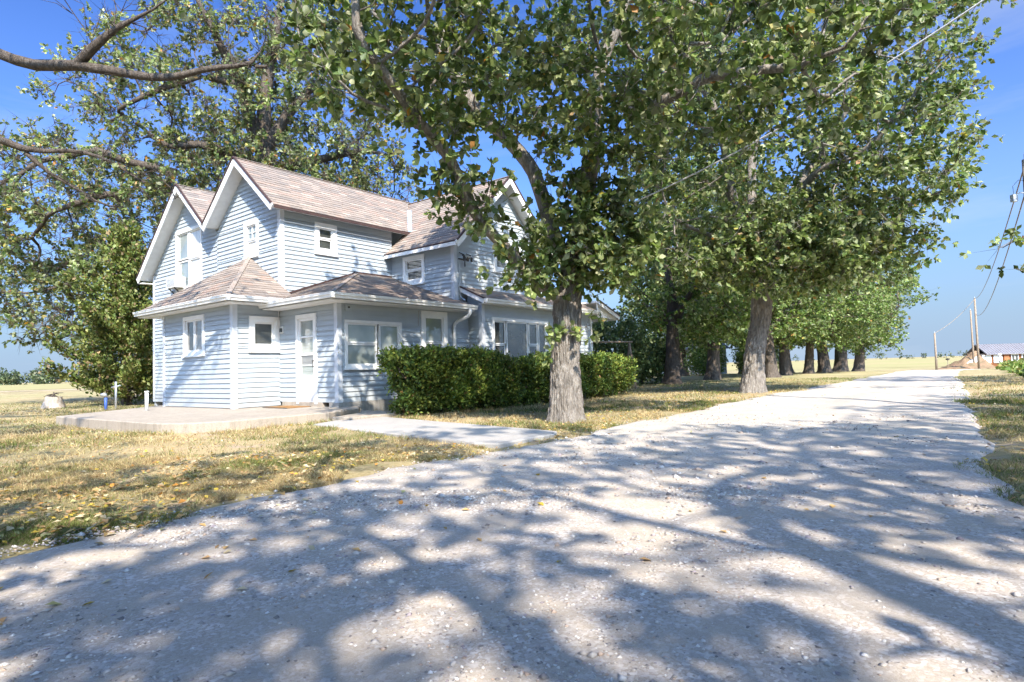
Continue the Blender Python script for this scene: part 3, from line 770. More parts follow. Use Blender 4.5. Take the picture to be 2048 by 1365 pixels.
# small fittings
p = MB(); pbox(p, 'B', VE, 8.36, 8.46, 2.22, 2.36, .03, .08); p.build('porch_light', M['white'], house)
p = MB(); pbox(p, 'A', UP, 13.98, 14.1, 2.02, 2.2, .026, .05); q = p.build('wall_lamp', M['white'], house)
p = MB(); pbox(p, 'A', UP, 14.0, 14.08, 2.05, 2.15, .05, .09); p.build('lamp_glass', M['glass_dark'], q)
p = MB(); pbox(p, 'B', VP, 8.68, 8.86, 2.43, 2.57, .026, .05); q = p.build('junction_box', M['siding'], house)
p = MB(); pbox(p, 'B', VP, 8.75, 8.79, 2.49, 2.53, .05, .07); p.build('socket', M['black'], q)
# iron service bracket, conduit and weatherhead on the wing corner
br = MB()
bz = 4.15
br.tube([L3(12.75, VW - .03, bz + .2), L3(12.75, VW - .2, bz + .12), L3(12.78, VW - .26, bz)], .014, 6); br.tube([L3(13.05, VW - .03, bz + .2), L3(13.05, VW - .2, bz + .12), L3(13.02, VW - .26, bz)], .014, 6)
br.tube([L3(12.72, VW - .16, bz + .12), L3(12.9, VW - .24, bz - .06), L3(13.08, VW - .16, bz + .12)], .016, 6); br.tube([L3(12.72, VW - .03, bz + .02), L3(13.08, VW - .03, bz + .02)], .02, 6)
for x in (12.74, 12.9, 13.06): br.tube([L3(x, VW - .22, bz - .06), L3(x, VW - .22, bz + .06)], .035, 8)
br.tube([L3(12.9, VW - .1, bz - .04), L3(12.9, VW - .1, bz - .2)], .018, 6)
br.build('service_bracket', M['black'], house)
MB().tube([L3(12.72, VW - .05, 4.05), L3(12.72, VW - .05, 3.3), L3(12.74, VW - .07, 3.05), L3(12.76, VW - .2, 2.95)], .018, 6).build('conduit', M['galv'], house)
MB().tube([L3(11.0, VP - .03, 2.55), L3(10.98, VP - .03, 2.15)], .012, 6).build('cable', M['wire'], house)

# window air conditioner: a thing of its own, sitting in the lower left sash
ac = empty('window_air_conditioner', tuple(hw(UM, 20.45, 3.86)), HROT)
tag(ac, 'cream window air conditioner in the upstairs double window', 'air conditioner')
b = MB(); b.box(-.32, .02, -.33, .33, 0, .34); b.build('case', M['ac'], ac)
b = MB()
for k in range(7): b.box(-.335, -.321, -.28 + k * .08, -.24 + k * .08, .05, .29)
b.build('grille', M['galv'], ac)
b = MB(); b.beam((-.3, .2, 0), (.0, .2, -.28), .03, .03); b.beam((-.3, -.2, 0), (.0, -.2, -.28), .03, .03); b.build('bracket', M['black'], ac)

# patio, step and walk
def slab(name, pts, z0, z1, mat, label, cat, house_space=True, drop=.0):
    n = len(pts); P = [hw(*p) if house_space else np.array((p[0], p[1], 0.0)) for p in pts]
    # subdivide the outline a little so that the edges can be uneven
    Q = []
    for i in range(n):
        a, b_ = P[i], P[(i + 1) % n]; m = max(1, int(np.linalg.norm(b_ - a) / .35))
        for k in range(m): Q.append(a + (b_ - a) * k / m)
    Q = [q + np.array((rnd.uniform(-.012, .012), rnd.uniform(-.012, .012), 0)) for q in Q]
    mb = MB(); m = len(Q); c = np.mean(Q, axis=0)
    mb.v = [(q[0], q[1], z0) for q in Q] + [(q[0], q[1], z1 - .018) for q in Q] + [tuple(q + (c - q) / np.linalg.norm(c - q) * .018 + np.array((0, 0, z1))) for q in Q]
    mb.f = [(i, (i + 1) % m, m + (i + 1) % m, m + i) for i in range(m)] + [(m + i, m + (i + 1) % m, 2 * m + (i + 1) % m, 2 * m + i) for i in range(m)] + [tuple(range(2 * m, 3 * m))]
    o = mb.build(name, mat); return tag(o, label, cat, kind='structure')
slab('patio', [(4.35, 16.4), (4.45, 11.35), (4.75, 10.75), (5.3, 10.45), (7.3, 10.45), (8.46, 11.0), (9.1, 11.8), (9.1, 14.2), (9.1, 18.3), (7.6, 18.9)], -.25, .2, M['concrete'], 'weathered concrete patio slab in front of the house', 'patio')
slab('step', [(7.34, 10.4), (7.5, 9.95), (8.9, 9.95), (9.0, 11.66), (8.64, 11.66), (8.5, 10.96)], -.2, .10, M['concrete'], 'concrete step between patio and front walk', 'step')
slab('path', [(-3.75, 11.35), (-3.3, 12.85), (-2.9, 12.9), (.62, 8.86), (.55, 8.55), (-.19, 7.6), (-.5, 7.75)], -.15, .045, M['walk'], 'narrow concrete walk from the patio to the driveway', 'path', False)
# ------------------------------------------------------------------ trees
def grow(r, inits, attr, step=.38, infl=3.5, kill=.55, maxit=90, wob=.30, lift=.0):
    """space colonisation: the limbs in inits grow towards the points in attr"""
    pos, par, own = [], [], []
    for k, pl in enumerate(inits):
        pl = np.array(pl, float); pts = [pl[0]]
        for a, b in zip(pl[:-1], pl[1:]):
            m = max(1, int(round(np.linalg.norm(b - a) / step)))
            pts += [a + (b - a) * i / m for i in range(1, m + 1)]
        if k == 0: p = -1
        else:
            p = int(np.argmin(np.linalg.norm(np.array(pos) - pl[0], axis=1)))
        for i, q in enumerate(pts):
            if k > 0 and i == 0: continue
            j = r.normal(0, .035 if k else .0, 3) * min(1, i / 2)
            pos.append(q + j); par.append(p); own.append((k, i / (len(pts) - 1))); p = len(pos) - 1
        if k == 0: ntrunk = len(pos)
    pos = np.array(pos); par = list(par); hits = np.zeros(len(pos), int)
    attr = np.array(attr, float)
    D = np.linalg.norm(attr[:, None, :] - pos[None], axis=2); near_i = D.argmin(1); near_d = D.min(1)
    for it in range(maxit):
        live = near_d < infl
        if not live.any(): break
        idx = near_i[live]; d = attr[live] - pos[idx]; d /= (np.linalg.norm(d, axis=1)[:, None] + 1e-9)
        S = np.zeros_like(pos); np.add.at(S, idx, d); u = np.unique(idx)
        u = u[hits[u] < 4]
        if not len(u): break
        hits[u] += 1
        v = S[u]; v /= (np.linalg.norm(v, axis=1)[:, None] + 1e-9)
        v = v + r.normal(0, wob, v.shape); v[:, 2] += lift; v /= np.linalg.norm(v, axis=1)[:, None]
        new = pos[u] + v * step
        base = len(pos); pos = np.vstack([pos, new]); par += list(u); hits = np.r_[hits, np.zeros(len(new), int)]
        D = np.linalg.norm(attr[:, None, :] - new[None], axis=2); dm = D.min(1); di = D.argmin(1) + base
        up = dm < near_d; near_d = np.where(up, dm, near_d); near_i = np.where(up, di, near_i)
        keep = near_d > kill; attr, near_d, near_i = attr[keep], near_d[keep], near_i[keep]
        if not len(attr): break
    return pos, np.array(par), ntrunk, own

def ring_tube(P, R, k):
    n = len(P); T = np.gradient(P, axis=0); T /= (np.linalg.norm(T, axis=1)[:, None] + 1e-9)
    ref = np.array((.31, .22, .92)) if abs(T[0, 2]) < .75 else np.array((.9, .3, .1))
    A = np.cross(T, ref); A /= (np.linalg.norm(A, axis=1)[:, None] + 1e-9); B = np.cross(T, A)
    th = np.arange(k) * 2 * math.pi / k
    V = P[:, None, :] + R[:, None, None] * (A[:, None, :] * np.cos(th)[None, :, None] + B[:, None, :] * np.sin(th)[None, :, None])
    i = np.arange(n - 1)[:, None] * k + np.arange(k)[None]; j = np.arange(n - 1)[:, None] * k + (np.arange(k)[None] + 1) % k
    return V.reshape(-1, 3), np.stack([i, j, j + k, i + k], -1).reshape(-1, 4)

def branch_mesh(name, pos, par, ntrunk, rbase, rtip, mat, twigs=0, r=None, own=(), limb_r=None):
    n = len(pos); cnt = np.zeros(n); kids = [[] for _ in range(n)]
    for i in range(n - 1, -1, -1):
        if not kids[i]: cnt[i] = 1
        if par[i] >= 0: cnt[par[i]] += cnt[i]; kids[par[i]].append(i)
    e = math.log(max(cnt[0], 3)) / math.log(rbase / rtip)
    rad = rtip * cnt ** (1 / e)
    if limb_r:
        for i, (k, t) in enumerate(own):
            if k > 0 and limb_r[k - 1]: rad[i] = max(rad[i], limb_r[k - 1][0] * (1 - t) + limb_r[k - 1][1] * t)
    VS, FS, b = [], [], 0
    starts = []
    for i in range(n):
        if not kids[i]: continue
        ks = sorted(kids[i], key=lambda q: -cnt[q])
        for m, c in enumerate(ks):
            if m > 0 or i == ntrunk - 1 : starts.append((i, c))
    for (i, c) in starts:
        if c < ntrunk: continue
        ch = [i, c]
        while kids[ch[-1]]: ch.append(max(kids[ch[-1]], key=lambda q: cnt[q]))
        P = pos[ch].copy(); R = rad[ch].copy()
        R[0] = min(R[0], R[1] * 1.25); R = np.minimum.accumulate(R)
        if len(P) > 2:                                   # smooth the path a little and refine it
            P[1:-1] = P[1:-1] * .5 + (P[:-2] + P[2:]) * .25
        k = 12 if R[0] > .14 else 8 if R[0] > .06 else 5 if R[0] > .025 else 3
        v, f = ring_tube(P, R, k); VS.append(v); FS.append(f + b); b += len(v)
    if twigs:                                            # fine bare twigs on the thin branches
        thin = np.where(cnt <= 6)[0]; s = r.choice(thin, twigs); p0 = pos[s]; d = r.normal(0, 1, (twigs, 3)); d[:, 2] += .25
        pd = pos[s] - pos[np.maximum(par[s], 0)]; d = d / np.linalg.norm(d, axis=1)[:, None] + pd / (np.linalg.norm(pd, axis=1)[:, None] + 1e-6) * .8
        d /= np.linalg.norm(d, axis=1)[:, None]; Ln = r.uniform(.25, .8, twigs)[:, None]
        mid = p0 + d * Ln * .55; d2 = d + r.normal(0, .35, d.shape); end = mid + d2 * Ln * .5
        a = np.cross(d, r.normal(0, 1, d.shape)); a /= np.linalg.norm(a, axis=1)[:, None]; c_ = np.cross(d, a)
        w = np.full((twigs, 1), rtip * .75)
        rings = []
        for q, s_ in ((p0, 1.0), (mid, .8)):
            for t in range(3): rings.append(q + (a * math.cos(t * 2.094) + c_ * math.sin(t * 2.094)) * w * s_)
        V = np.stack(rings + [end, end + a * .002], 1)   # 8 verts
        base = np.arange(twigs)[:, None] * 8
        Fq = np.array([(0, 1, 4, 3), (1, 2, 5, 4), (2, 0, 3, 5), (3, 4, 6, 7), (4, 5, 6, 7), (5, 3, 6, 7)])
        VS.append(V.reshape(-1, 3)); FS.append((base[:, :, None] + Fq[None]).reshape(-1, 4) + b); b += twigs * 8
    return np_mesh(name, np.vstack(VS), np.vstack(FS), 4, mat, smooth=True), cnt, rad, kids

def trunk_mesh(name, pts, radii, mat, seg=64, dz=.035, ridge=.05, flare=.45, seed=0):
    """trunk with furrowed bark in the mesh itself"""
    pts = np.array(pts, float); d = np.r_[0, np.cumsum(np.linalg.norm(np.diff(pts, axis=0), axis=1))]
    n = max(8, int(d[-1] / dz)); t = np.linspace(0, d[-1], n)
    P = np.c_[[np.interp(t, d, pts[:, i]) for i in range(3)]].T; R = np.interp(t, d, radii)
    k = np.ones(9) / 9
    for i in range(2): Pp = np.pad(P[:, i], 4, mode='edge'); P[:, i] = np.convolve(Pp, k, 'valid')
    th = np.arange(seg) * 2 * math.pi / seg
    c, s = np.cos(th), np.sin(th); TT = np.repeat(t[:, None], seg, 1)
    root = 1 + flare * np.exp(-t / .28)[:, None] * (1 + .45 * np.sin(th * 5 + seed)[None] * .6 + .3 * np.sin(th * 3 + 2 * seed)[None])
    CX, SX = np.repeat(c[None], n, 0), np.repeat(s[None], n, 0)
    big = (fbm(CX * 1.6 + seed, SX * 1.6, TT * 1.1, seed=5) - .5) * .28
    q = R[:, None] / .28
    w = fbm(CX * 3 + seed, SX * 3, TT * 2.2, seed=9) * 1.2
    fx = fbm(CX * 9 * q + w, SX * 9 * q + w, TT * 2.6, seed=15, octs=3)
    rid = 1 - np.abs(2 * fx - 1) * 2.2
    fine = fbm(CX * 26 * q, SX * 26 * q, TT * 11, seed=31, octs=2) - .5
    RR = R[:, None] * root * (1 + big) - ridge * np.clip(rid, 0, 1) + fine * ridge * .6
    V = P[:, None, :] + np.stack([RR * c[None], RR * s[None], np.zeros_like(RR)], -1)
    V[0, :, 2] -= .25
    i = np.arange(n - 1)[:, None] * seg + np.arange(seg)[None]; j = np.arange(n - 1)[:, None] * seg + (np.arange(seg)[None] + 1) % seg
    return np_mesh(name, V.reshape(-1, 3), np.stack([i, j, j + seg, i + seg], -1).reshape(-1, 4), 4, mat, smooth=True)

# leaf outlines: x along the midrib, y across, z the cup of the blade
OAK_V = np.array([(0, 0, 0), (.52, 0, -.03), (1, 0, .02), (.27, .17, .03), (.68, .33, .08), (.27, -.17, .03), (.68, -.33, .08)])
OAK_F = np.array([(0, 1, 3), (3, 1, 4), (4, 1, 2), (0, 5, 1), (5, 6, 1), (6, 2, 1)])
KITE_V = np.array([(0, 0, 0), (.58, .30, .08), (1, 0, 0), (.58, -.30, .08)]); KITE_F = np.array([(0, 3, 2), (0, 2, 1)])

def leaves_mesh(name, r, centers, outward, n_each, size, spread, pal, wts, tmpl='kite', mat='leaf', droop=.35, jitter=.16, ros=0, cmul=None):
    """leaf blades round the centres; with ros > 0 they sit in rosettes of that many leaves, returned with their twigs"""
    N = len(centers)
    if ros:
        R_ = int(N * n_each / ros); kr = r.integers(0, N, R_); rc = centers[kr] + r.normal(0, spread, (R_, 3)) + outward[kr] * spread * .5
        m = R_ * ros; k = np.repeat(kr, ros); c = np.repeat(rc, ros, 0) + r.normal(0, size * .10, (m, 3))
        od = rc - centers[kr]; od /= (np.linalg.norm(od, axis=1)[:, None] + 1e-6); od = np.repeat(od, ros, 0)
        d = r.normal(0, 1, (m, 3)) + od * .75
    else:
        m = int(N * n_each); k = r.integers(0, N, m)
        c = centers[k] + r.normal(0, spread, (m, 3)); d = r.normal(0, 1, (m, 3)) + outward[k] * .7
    d[:, 2] -= droop; d /= np.linalg.norm(d, axis=1)[:, None]
    up = r.normal(0, .75, (m, 3)); up[:, 2] += .8
    sd = np.cross(up, d); sd /= (np.linalg.norm(sd, axis=1)[:, None] + 1e-9); nn = np.cross(d, sd)
    L = size * r.uniform(.55, 1.3, m)[:, None, None]
    TV, TF = (OAK_V, OAK_F) if tmpl == 'oak' else (KITE_V, KITE_F)
    V = c[:, None, :] + L * (TV[None, :, 0:1] * d[:, None, :] + TV[None, :, 1:2] * sd[:, None, :] + TV[None, :, 2:3] * nn[:, None, :])
    nv = len(TV); F = (np.arange(m)[:, None, None] * nv + TF[None]).reshape(-1, 3)
    pal = np.array(pal); ci = r.choice(len(pal), m, p=np.array(wts) / sum(wts))
    clump = r.normal(1, .20, N).clip(.55, 1.6)[k]
    if cmul is not None: clump = clump * cmul[k]
    col = pal[ci] * (clump * r.normal(1, jitter, m).clip(.5, 1.6))[:, None]
    me = np_mesh(name, V.reshape(-1, 3), F, 3, M[mat], col=np.repeat(col.clip(.01, .8), nv, axis=0))
    return (me, centers[kr], rc) if ros else me

def twig_mesh(name, A, B, w, mat):
    """a three-sided twig from each point of A to the same point of B"""
    n = len(A); d = B - A; a = np.cross(d, np.array((.3, .5, .81))); a /= (np.linalg.norm(a, axis=1)[:, None] + 1e-9); c_ = np.cross(d, a); c_ /= (np.linalg.norm(c_, axis=1)[:, None] + 1e-9)
    rings = [A + (a * math.cos(t * 2.094) + c_ * math.sin(t * 2.094)) * w for t in range(3)]
    V = np.stack(rings + [B], 1); F = np.array([(0, 1, 3), (1, 2, 3), (2, 0, 3)])
    return np_mesh(name, V.reshape(-1, 3), (np.arange(n)[:, None, None] * 4 + F[None]).reshape(-1, 3), 3, mat)

OAKPAL = [(.08, .125, .035), (.15, .195, .06), (.225, .265, .105), (.30, .32, .18), (.34, .30, .08), (.40, .20, .06), (.30, .22, .12)]
LIGHTPAL = [(.085, .14, .035), (.15, .215, .055), (.23, .285, .10), (.30, .33, .17), (.40, .35, .10), (.42, .22, .07), (.33, .25, .14)]
OAKW = (24, 32, 26, 15, 1.4, .35, .8)
DRYW = (16, 22, 28, 24, 5, 2, 4)

def ell(r, c, rad, n, hollow=.0, zmin=None):
    out = []
    while len(out) < n:
        p = r.uniform(-1, 1, 3); q = np.linalg.norm(p)
        if q > 1 or q < hollow: continue
        w = np.array(c) + p * np.array(rad)
        if zmin is not None and w[2] < zmin: continue
        out.append(w)
    return out

def make_tree(name, label, base, trunk, trad, limbs, attr, rtip=.012, leaf=True, n_each=18, size=.16, spread=.17, tmpl='kite', w=OAKW, leaf_frac=1.0,
              twigs=0, seed=1, step=.38, infl=3.5, kill=.55, seg=48, ridge=.04, wob=.3, bark='bark', cat='tree', group=None, maxcnt=3, flare=.45, pal=None, dz=.04, limb_r=None, extra=(), ros=7):
    r = np.random.default_rng(seed); base = np.array(base, float)
    sub = lambda p: np.array(p, float) - base
    pos, par, nt, own = grow(r, [[sub(p) for p in trunk]] + [[sub(p) for p in l] for l in limbs], [sub(p) for p in attr], step, infl, kill, wob=wob)
    root = empty(name, tuple(base)); tag(root, label, cat, group)
    me, cnt, rad, kids = branch_mesh('branches', pos, par, nt, trad[0], rtip, M[bark], twigs, r, own, limb_r)
    tr = list(trad); tr[-1] = max(tr[-1], rad[nt - 1] * .98)
    obj('trunk', trunk_mesh('trunk', [sub(p) for p in trunk], tr, M[bark], seg=seg, ridge=ridge, seed=seed, flare=flare, dz=dz), root)
    obj('branches', me, root)
    if leaf:
        tip = np.where(cnt <= maxcnt)[0]; tip = tip[tip >= nt]
        tip = r.permutation(tip)[:int(len(tip) * leaf_frac)]
        o = pos[tip] - pos[par[tip]]; o /= (np.linalg.norm(o, axis=1)[:, None] + 1e-9)
        C_ = pos[tip]
        if len(extra):
            ex = np.array(extra) - base; oo = ex - np.array((0, 0, 1.0)) * ex[:, 2:3]; oo /= (np.linalg.norm(oo, axis=1)[:, None] + 1e-6); C_ = np.vstack([C_, ex]); o = np.vstack([o, oo])
        me, A_, B_ = leaves_mesh('crown', r, C_, o, n_each, size, spread, pal or OAKPAL, w, tmpl, ros=ros)
        obj('crown', me, root); tag(obj('twigs', twig_mesh('twigs', A_, B_, rtip * .55, M[bark]), root), kind='stuff')
    return root

def copy_tree(o, loc, rz, sc, label, group=None, name=None):
    c = o.copy(); COL.objects.link(c); c.location = loc; c.rotation_euler = (0, 0, rz); c.scale = sc if hasattr(sc, '__len__') else (sc,) * 3
    c['label'] = label
    if group: c['group'] = group
    elif 'group' in c: del c['group']
    for ch in o.children:
        k = ch.copy(); COL.objects.link(k); k.parent = c
    return c

r_ = np.random.default_rng(5)
# --- the big oak between house and driveway
T1 = (0.91, 10.72, 0)
limb = lambda pts: [at(*p) for p in pts]
t1_trunk = [(.91, 10.72, 0), (.93, 10.72, 1.1), (1.0, 10.72, 2.1), (1.18, 10.74, 3.0), (1.40, 10.78, 4.0), (1.52, 10.8, 4.8)]
t1_limbs = [
    limb([(1118, 610, 10.7), (1065, 548, 10.3), (1000, 480, 10.0), (942, 425, 9.7), (915, 350, 9.4), (870, 275, 9.0), (800, 190, 8.4), (755, 130, 8.0), (700, 55, 7.5)]),
    limb([(1125, 540, 10.72), (1098, 440, 10.9), (1085, 390, 11.0), (1055, 325, 11.2), (1000, 265, 11.5), (930, 190, 11.6), (880, 90, 11.8)]),
    limb([(1185, 370, 10.8), (1190, 300, 10.8), (1185, 230, 10.9), (1195, 150, 11.0), (1240, 40, 11.0)]),
    limb([(1180, 380, 10.78), (1225, 310, 10.5), (1265, 265, 10.3), (1312, 213, 10.0), (1400, 160, 9.5), (1500, 140, 9.0), (1600, 138, 8.5), (1690, 105, 8.0)]),
    limb([(870, 275, 9.0), (790, 225, 8.6), (700, 190, 8.0), (640, 140, 7.4)]),
    limb([(1312, 213, 10.0), (1360, 110, 9.2), (1420, 20, 8.2), (1500, -90, 7.2)]),
]
a1 = ell(r_, (1.0, 10.4, 8.2), (5.0, 4.6, 3.4), 800, .35, 5.3) + ell(r_, (4.0, 8.9, 5.6), (2.4, 1.8, 1.1), 240) + ell(r_, (-1.9, 8.3, 6.0), (1.3, 1.5, 1.1), 120) \
    + ell(r_, (1.25, 10.3, 3.5), (.95, .55, 1.1), 70) + ell(r_, (2.0, 10.3, 3.0), (.6, .45, .75), 40) + ell(r_, (-.8, 9.6, 4.0), (.8, .4, .7), 34) + ell(r_, (.5, 10.1, 2.9), (.5, .35, .4), 16) \
    + ell(r_, (1.2, 6.8, 6.5), (2.6, 1.4, .8), 90) + ell(r_, (-.2, 9.4, 5.6), (2.0, 1.2, .7), 100) + ell(r_, (2.4, 9.8, 5.0), (1.5, 1.2, .7), 110)
ex1 = ell(r_, (1.3, 10.3, 3.3), (.75, .5, 1.0), 46) + ell(r_, (2.05, 10.3, 3.0), (.5, .4, .7), 18) + ell(r_, (.6, 10.3, 2.6), (.35, .3, .4), 10)
for p, q in zip(t1_limbs[0][1:7], t1_limbs[0][2:8]):
    for t in np.linspace(0, 1, 4): ex1.append(p + (q - p) * t + r_.normal(0, .2, 3))
ex1 += [np.array((.72, 10.45, z)) + r_.normal(0, .1, 3) for z in (1.75, 1.4)] + [np.array((1.35, 10.5, z)) + r_.normal(0, .1, 3) for z in (1.6, 2.2)]
make_tree('oak_tree', 'big forked oak beside the driveway, its trunk standing in front of the house', T1, t1_trunk, [.285, .262, .255, .21, .175, .15], t1_limbs, a1, .010, n_each=46, size=.14, spread=.17, leaf_frac=.82, extra=ex1,
          tmpl='oak', seed=3, step=.30, infl=2.6, kill=.42, seg=160, ridge=.045, flare=.30, dz=.02, maxcnt=4)

# --- second oak of the row, right beside the driveway
t2_trunk = [(7.57, 19.29, 0), (7.68, 19.29, 1.2), at(1522, 640, 19.3), at(1524, 575, 19.3)]
t2_limbs = [limb([(1522, 580, 19.3), (1495, 520, 19.2), (1478, 440, 19), (1455, 350, 18.6), (1440, 250, 18.2), (1400, 150, 17.6)]),
            limb([(1524, 575, 19.3), (1545, 490, 19.2), (1570, 420, 18.9), (1605, 370, 18.5), (1650, 335, 17.8), (1730, 300, 16.8)]),
            limb([(1523, 575, 19.3), (1512, 480, 19.6), (1500, 380, 20), (1510, 260, 20.3), (1560, 120, 20.5)]),
            limb([(1570, 420, 18.9), (1640, 300, 19.4), (1720, 180, 19.6), (1780, 60, 19.6)]),
            limb([(1495, 520, 19.2), (1420, 470, 18.2), (1350, 440, 17.4), (1320, 380, 16.8)]),
            limb([(1545, 490, 19.2), (1640, 480, 18.4), (1740, 470, 17.6), (1800, 440, 17)])]
a2 = ell(r_, (8.6, 18.4, 9.2), (5.9, 5.0, 5.6), 1050, .30) + ell(r_, (8.2, 18.0, 4.6), (4.6, 2.8, 1.5), 300) + ell(r_, (11.3, 16.9, 6.5), (1.9, 1.8, 2.6), 150)
make_tree('oak_tree', 'tall leafy oak at the driveway edge, nearest of the tree row beyond the hedge', (7.57, 19.29, 0), t2_trunk, [.36, .33, .31, .29], t2_limbs, a2, .012, n_each=62, size=.175, spread=.21, leaf_frac=.78, extra=ell(r_, (7.6, 18.1, 4.3), (2.8, 1.2, 1.4), 90) + ell(r_, (9.9, 17.8, 4.2), (1.8, 1.2, 1.2), 60),
          seed=8, step=.42, infl=3.2, kill=.58, seg=96, ridge=.045, flare=.26, maxcnt=4, dz=.03)

# --- two oaks of the row, then copies of them further along the driveway
def generic(name, label, base, h, rad, seed, n=620, low=2.3, shift=0.0, **kw):
    r = np.random.default_rng(seed); b = np.array(base, float)
    tr = [b, b + (.08, 0, 1.5), b + (.15, .05, 3.0), b + (.2, .0, 4.2)]
    lm = []
    for k in range(5):
        a = k * 1.256 + r.uniform(-.3, .3); o = np.array((math.cos(a), math.sin(a), 0)); z0 = r.uniform(2.6, 4.1)
        p = b + (.15, 0, z0); lm.append([p, p + o * .9 + (0, 0, 1.0), p + o * 2.2 + (0, 0, 2.0), p + o * 3.2 + (0, 0, 3.2)])
    lm.append([b + (.2, 0, 4.2), b + (0, .1, 6.2), b + (.3, 0, 8.5)])
    at_ = [b + q for q in ell(r, (0, 0, h * .55), (rad * .7, rad * .7, h * .36), n // 3, .3)]
    for k in range(9):
        a = k * 2.4; rr = rad * (.55 + .25 * r.random()); zz = h * r.uniform(.34, .86); sc = 1.0 - .5 * abs(zz / h - .5)
        at_ += [b + q for q in ell(r, (math.cos(a) * rr * sc, math.sin(a) * rr * sc, zz), (rad * r.uniform(.30, .46),) * 2 + (rad * r.uniform(.22, .36),), n // 13)]
    at_ = at_ + [b + q for q in ell(r, (0, 0, low + 1.0), (rad * .8, rad * .8, 1.1), 120, .3)]
    at_ = [q + (shift, 0, 0) for q in at_]
    return make_tree(name, label, base, tr, kw.pop('trad', [.40, .34, .31, .27]), lm, at_, .013, seed=seed, step=.45, infl=3.2, kill=.66, seg=40, ridge=.03, maxcnt=4, flare=.38, dz=.06, **kw)
ROWG = 'oaks in the row along the driveway'
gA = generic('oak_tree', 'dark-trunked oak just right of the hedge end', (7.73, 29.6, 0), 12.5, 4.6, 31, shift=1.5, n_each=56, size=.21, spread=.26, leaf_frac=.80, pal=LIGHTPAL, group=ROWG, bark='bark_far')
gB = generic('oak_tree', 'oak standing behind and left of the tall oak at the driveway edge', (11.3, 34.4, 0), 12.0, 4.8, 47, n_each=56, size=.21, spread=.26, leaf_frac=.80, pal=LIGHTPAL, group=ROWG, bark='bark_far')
spots = [(15.4, 36.2, 'first oak right of the tall driveway oak', 1.0, 'A'), (17.9, 40.0, 'second oak right of the tall driveway oak', .92, 'B'), (21.0, 43.2, 'third oak right of the tall driveway oak', .85, 'A'),
         (23.9, 46.6, 'fourth oak right of the tall driveway oak, beside the driveway', 1.2, 'B'), (28.3, 52.5, 'oak near the far end of the row, second from the last', 1.42, 'A'), (37.5, 66.0, 'last oak of the row, at the far end of the driveway', 1.5, 'B'),
         (14.0, 50.0, 'oak deep in the grove behind the row, left of the tall oak', 1.1, 'B'), (20.5, 54.0, 'oak deep in the grove behind the row, right of the tall oak', 1.05, 'A'), (-8.6, 46.0, 'pale tree top showing above the roof valley behind the house', 1.12, 'B'), (26.3, 58.0, 'oak at the back of the grove, seen between the thin far trunks', 1.1, 'A')]
for k, (x, y, lb, sc, w) in enumerate(spots):
    q_ = copy_tree(gA if w == 'A' else gB, (x, y, float(terr(x, y)) - .05), 1.1 + k * 2.3, (sc * (1.0 - .07 * (k % 2)), sc, min(sc, 1.12) * (.90 + .12 * ((k * 2) % 3))), lb, ROWG)
    q_.rotation_euler = (math.radians((-2.5, 1.5, 3.0, -1.0)[k % 4]), math.radians((1.0, -3.0, 2.0)[k % 3]), 1.1 + k * 2.3)

# --- half-bare oak behind the house
B1 = (-11.2, 27.5, 0)
b1_trunk = [B1, (-11.1, 27.5, 4), (-11.2, 27.4, 8), at(528, 300, 27.3)]
b1_limbs = [limb([(527, 300, 27.3), (500, 240, 27), (485, 170, 26.6), (450, 110, 26), (420, 50, 25.4), (380, -30, 25)]),
            limb([(527, 290, 27.3), (530, 190, 27.6), (545, 110, 28), (560, 20, 28.4), (570, -90, 28.6)]),
            limb([(527, 300, 27.3), (575, 230, 27.5), (620, 180, 27.8), (660, 140, 28), (700, 70, 28)]),
            limb([(528, 330, 27.3), (470, 310, 26.6), (400, 290, 26), (330, 295, 25.4), (280, 250, 25)]),
            limb([(528, 340, 27.3), (440, 335, 26.4), (350, 345, 25.4), (260, 385, 24.6), (170, 400, 24), (90, 430, 23.6)]),
            limb([(528, 345, 27.3), (600, 330, 27.6), (680, 310, 27.8), (740, 300, 28), (790, 320, 28.2)]),
            limb([(485, 170, 26.6), (400, 150, 26), (320, 180, 25.4), (230, 220, 25)]),
            limb([(350, 345, 25.4), (280, 330, 25), (190, 300, 24.4), (100, 320, 24)]),
            limb([(260, 385, 24.6), (235, 470, 24.4), (200, 550, 24.2), (165, 620, 24.2)])]
ab = ell(r_, (-12.5, 27, 13.0), (8.2, 4.5, 6.0), 680, .25) + ell(r_, (-18.8, 25.2, 8.2), (5.6, 3.4, 3.0), 340) + ell(r_, (-18.6, 25.0, 5.2), (4.6, 2.6, 1.7), 300) + ell(r_, (-17.4, 24.4, 3.2), (3.0, 1.7, 1.2), 130) + ell(r_, (-7.0, 28, 9.8), (3.5, 3, 2.0), 130) + ell(r_, (-12, 26.6, 9.6), (4, 2.5, 1.6), 150)
tb1 = make_tree('oak_tree', 'huge half-bare oak rising behind the house roof', B1, b1_trunk, [.62, .52, .46, .40], b1_limbs, ab, .013, n_each=74, size=.18, spread=.24, leaf_frac=.55, w=DRYW, twigs=15000, limb_r=[(.36, .06), (.36, .06), (.30, .05), (.30, .05), (.36, .05), (.30, .05), (.17, .04), (.17, .04), (.13, .03)],
          seed=14, step=.42, infl=3.4, kill=.62, seg=40, ridge=.04, bark='bark_far', maxcnt=4, wob=.42, dz=.08)

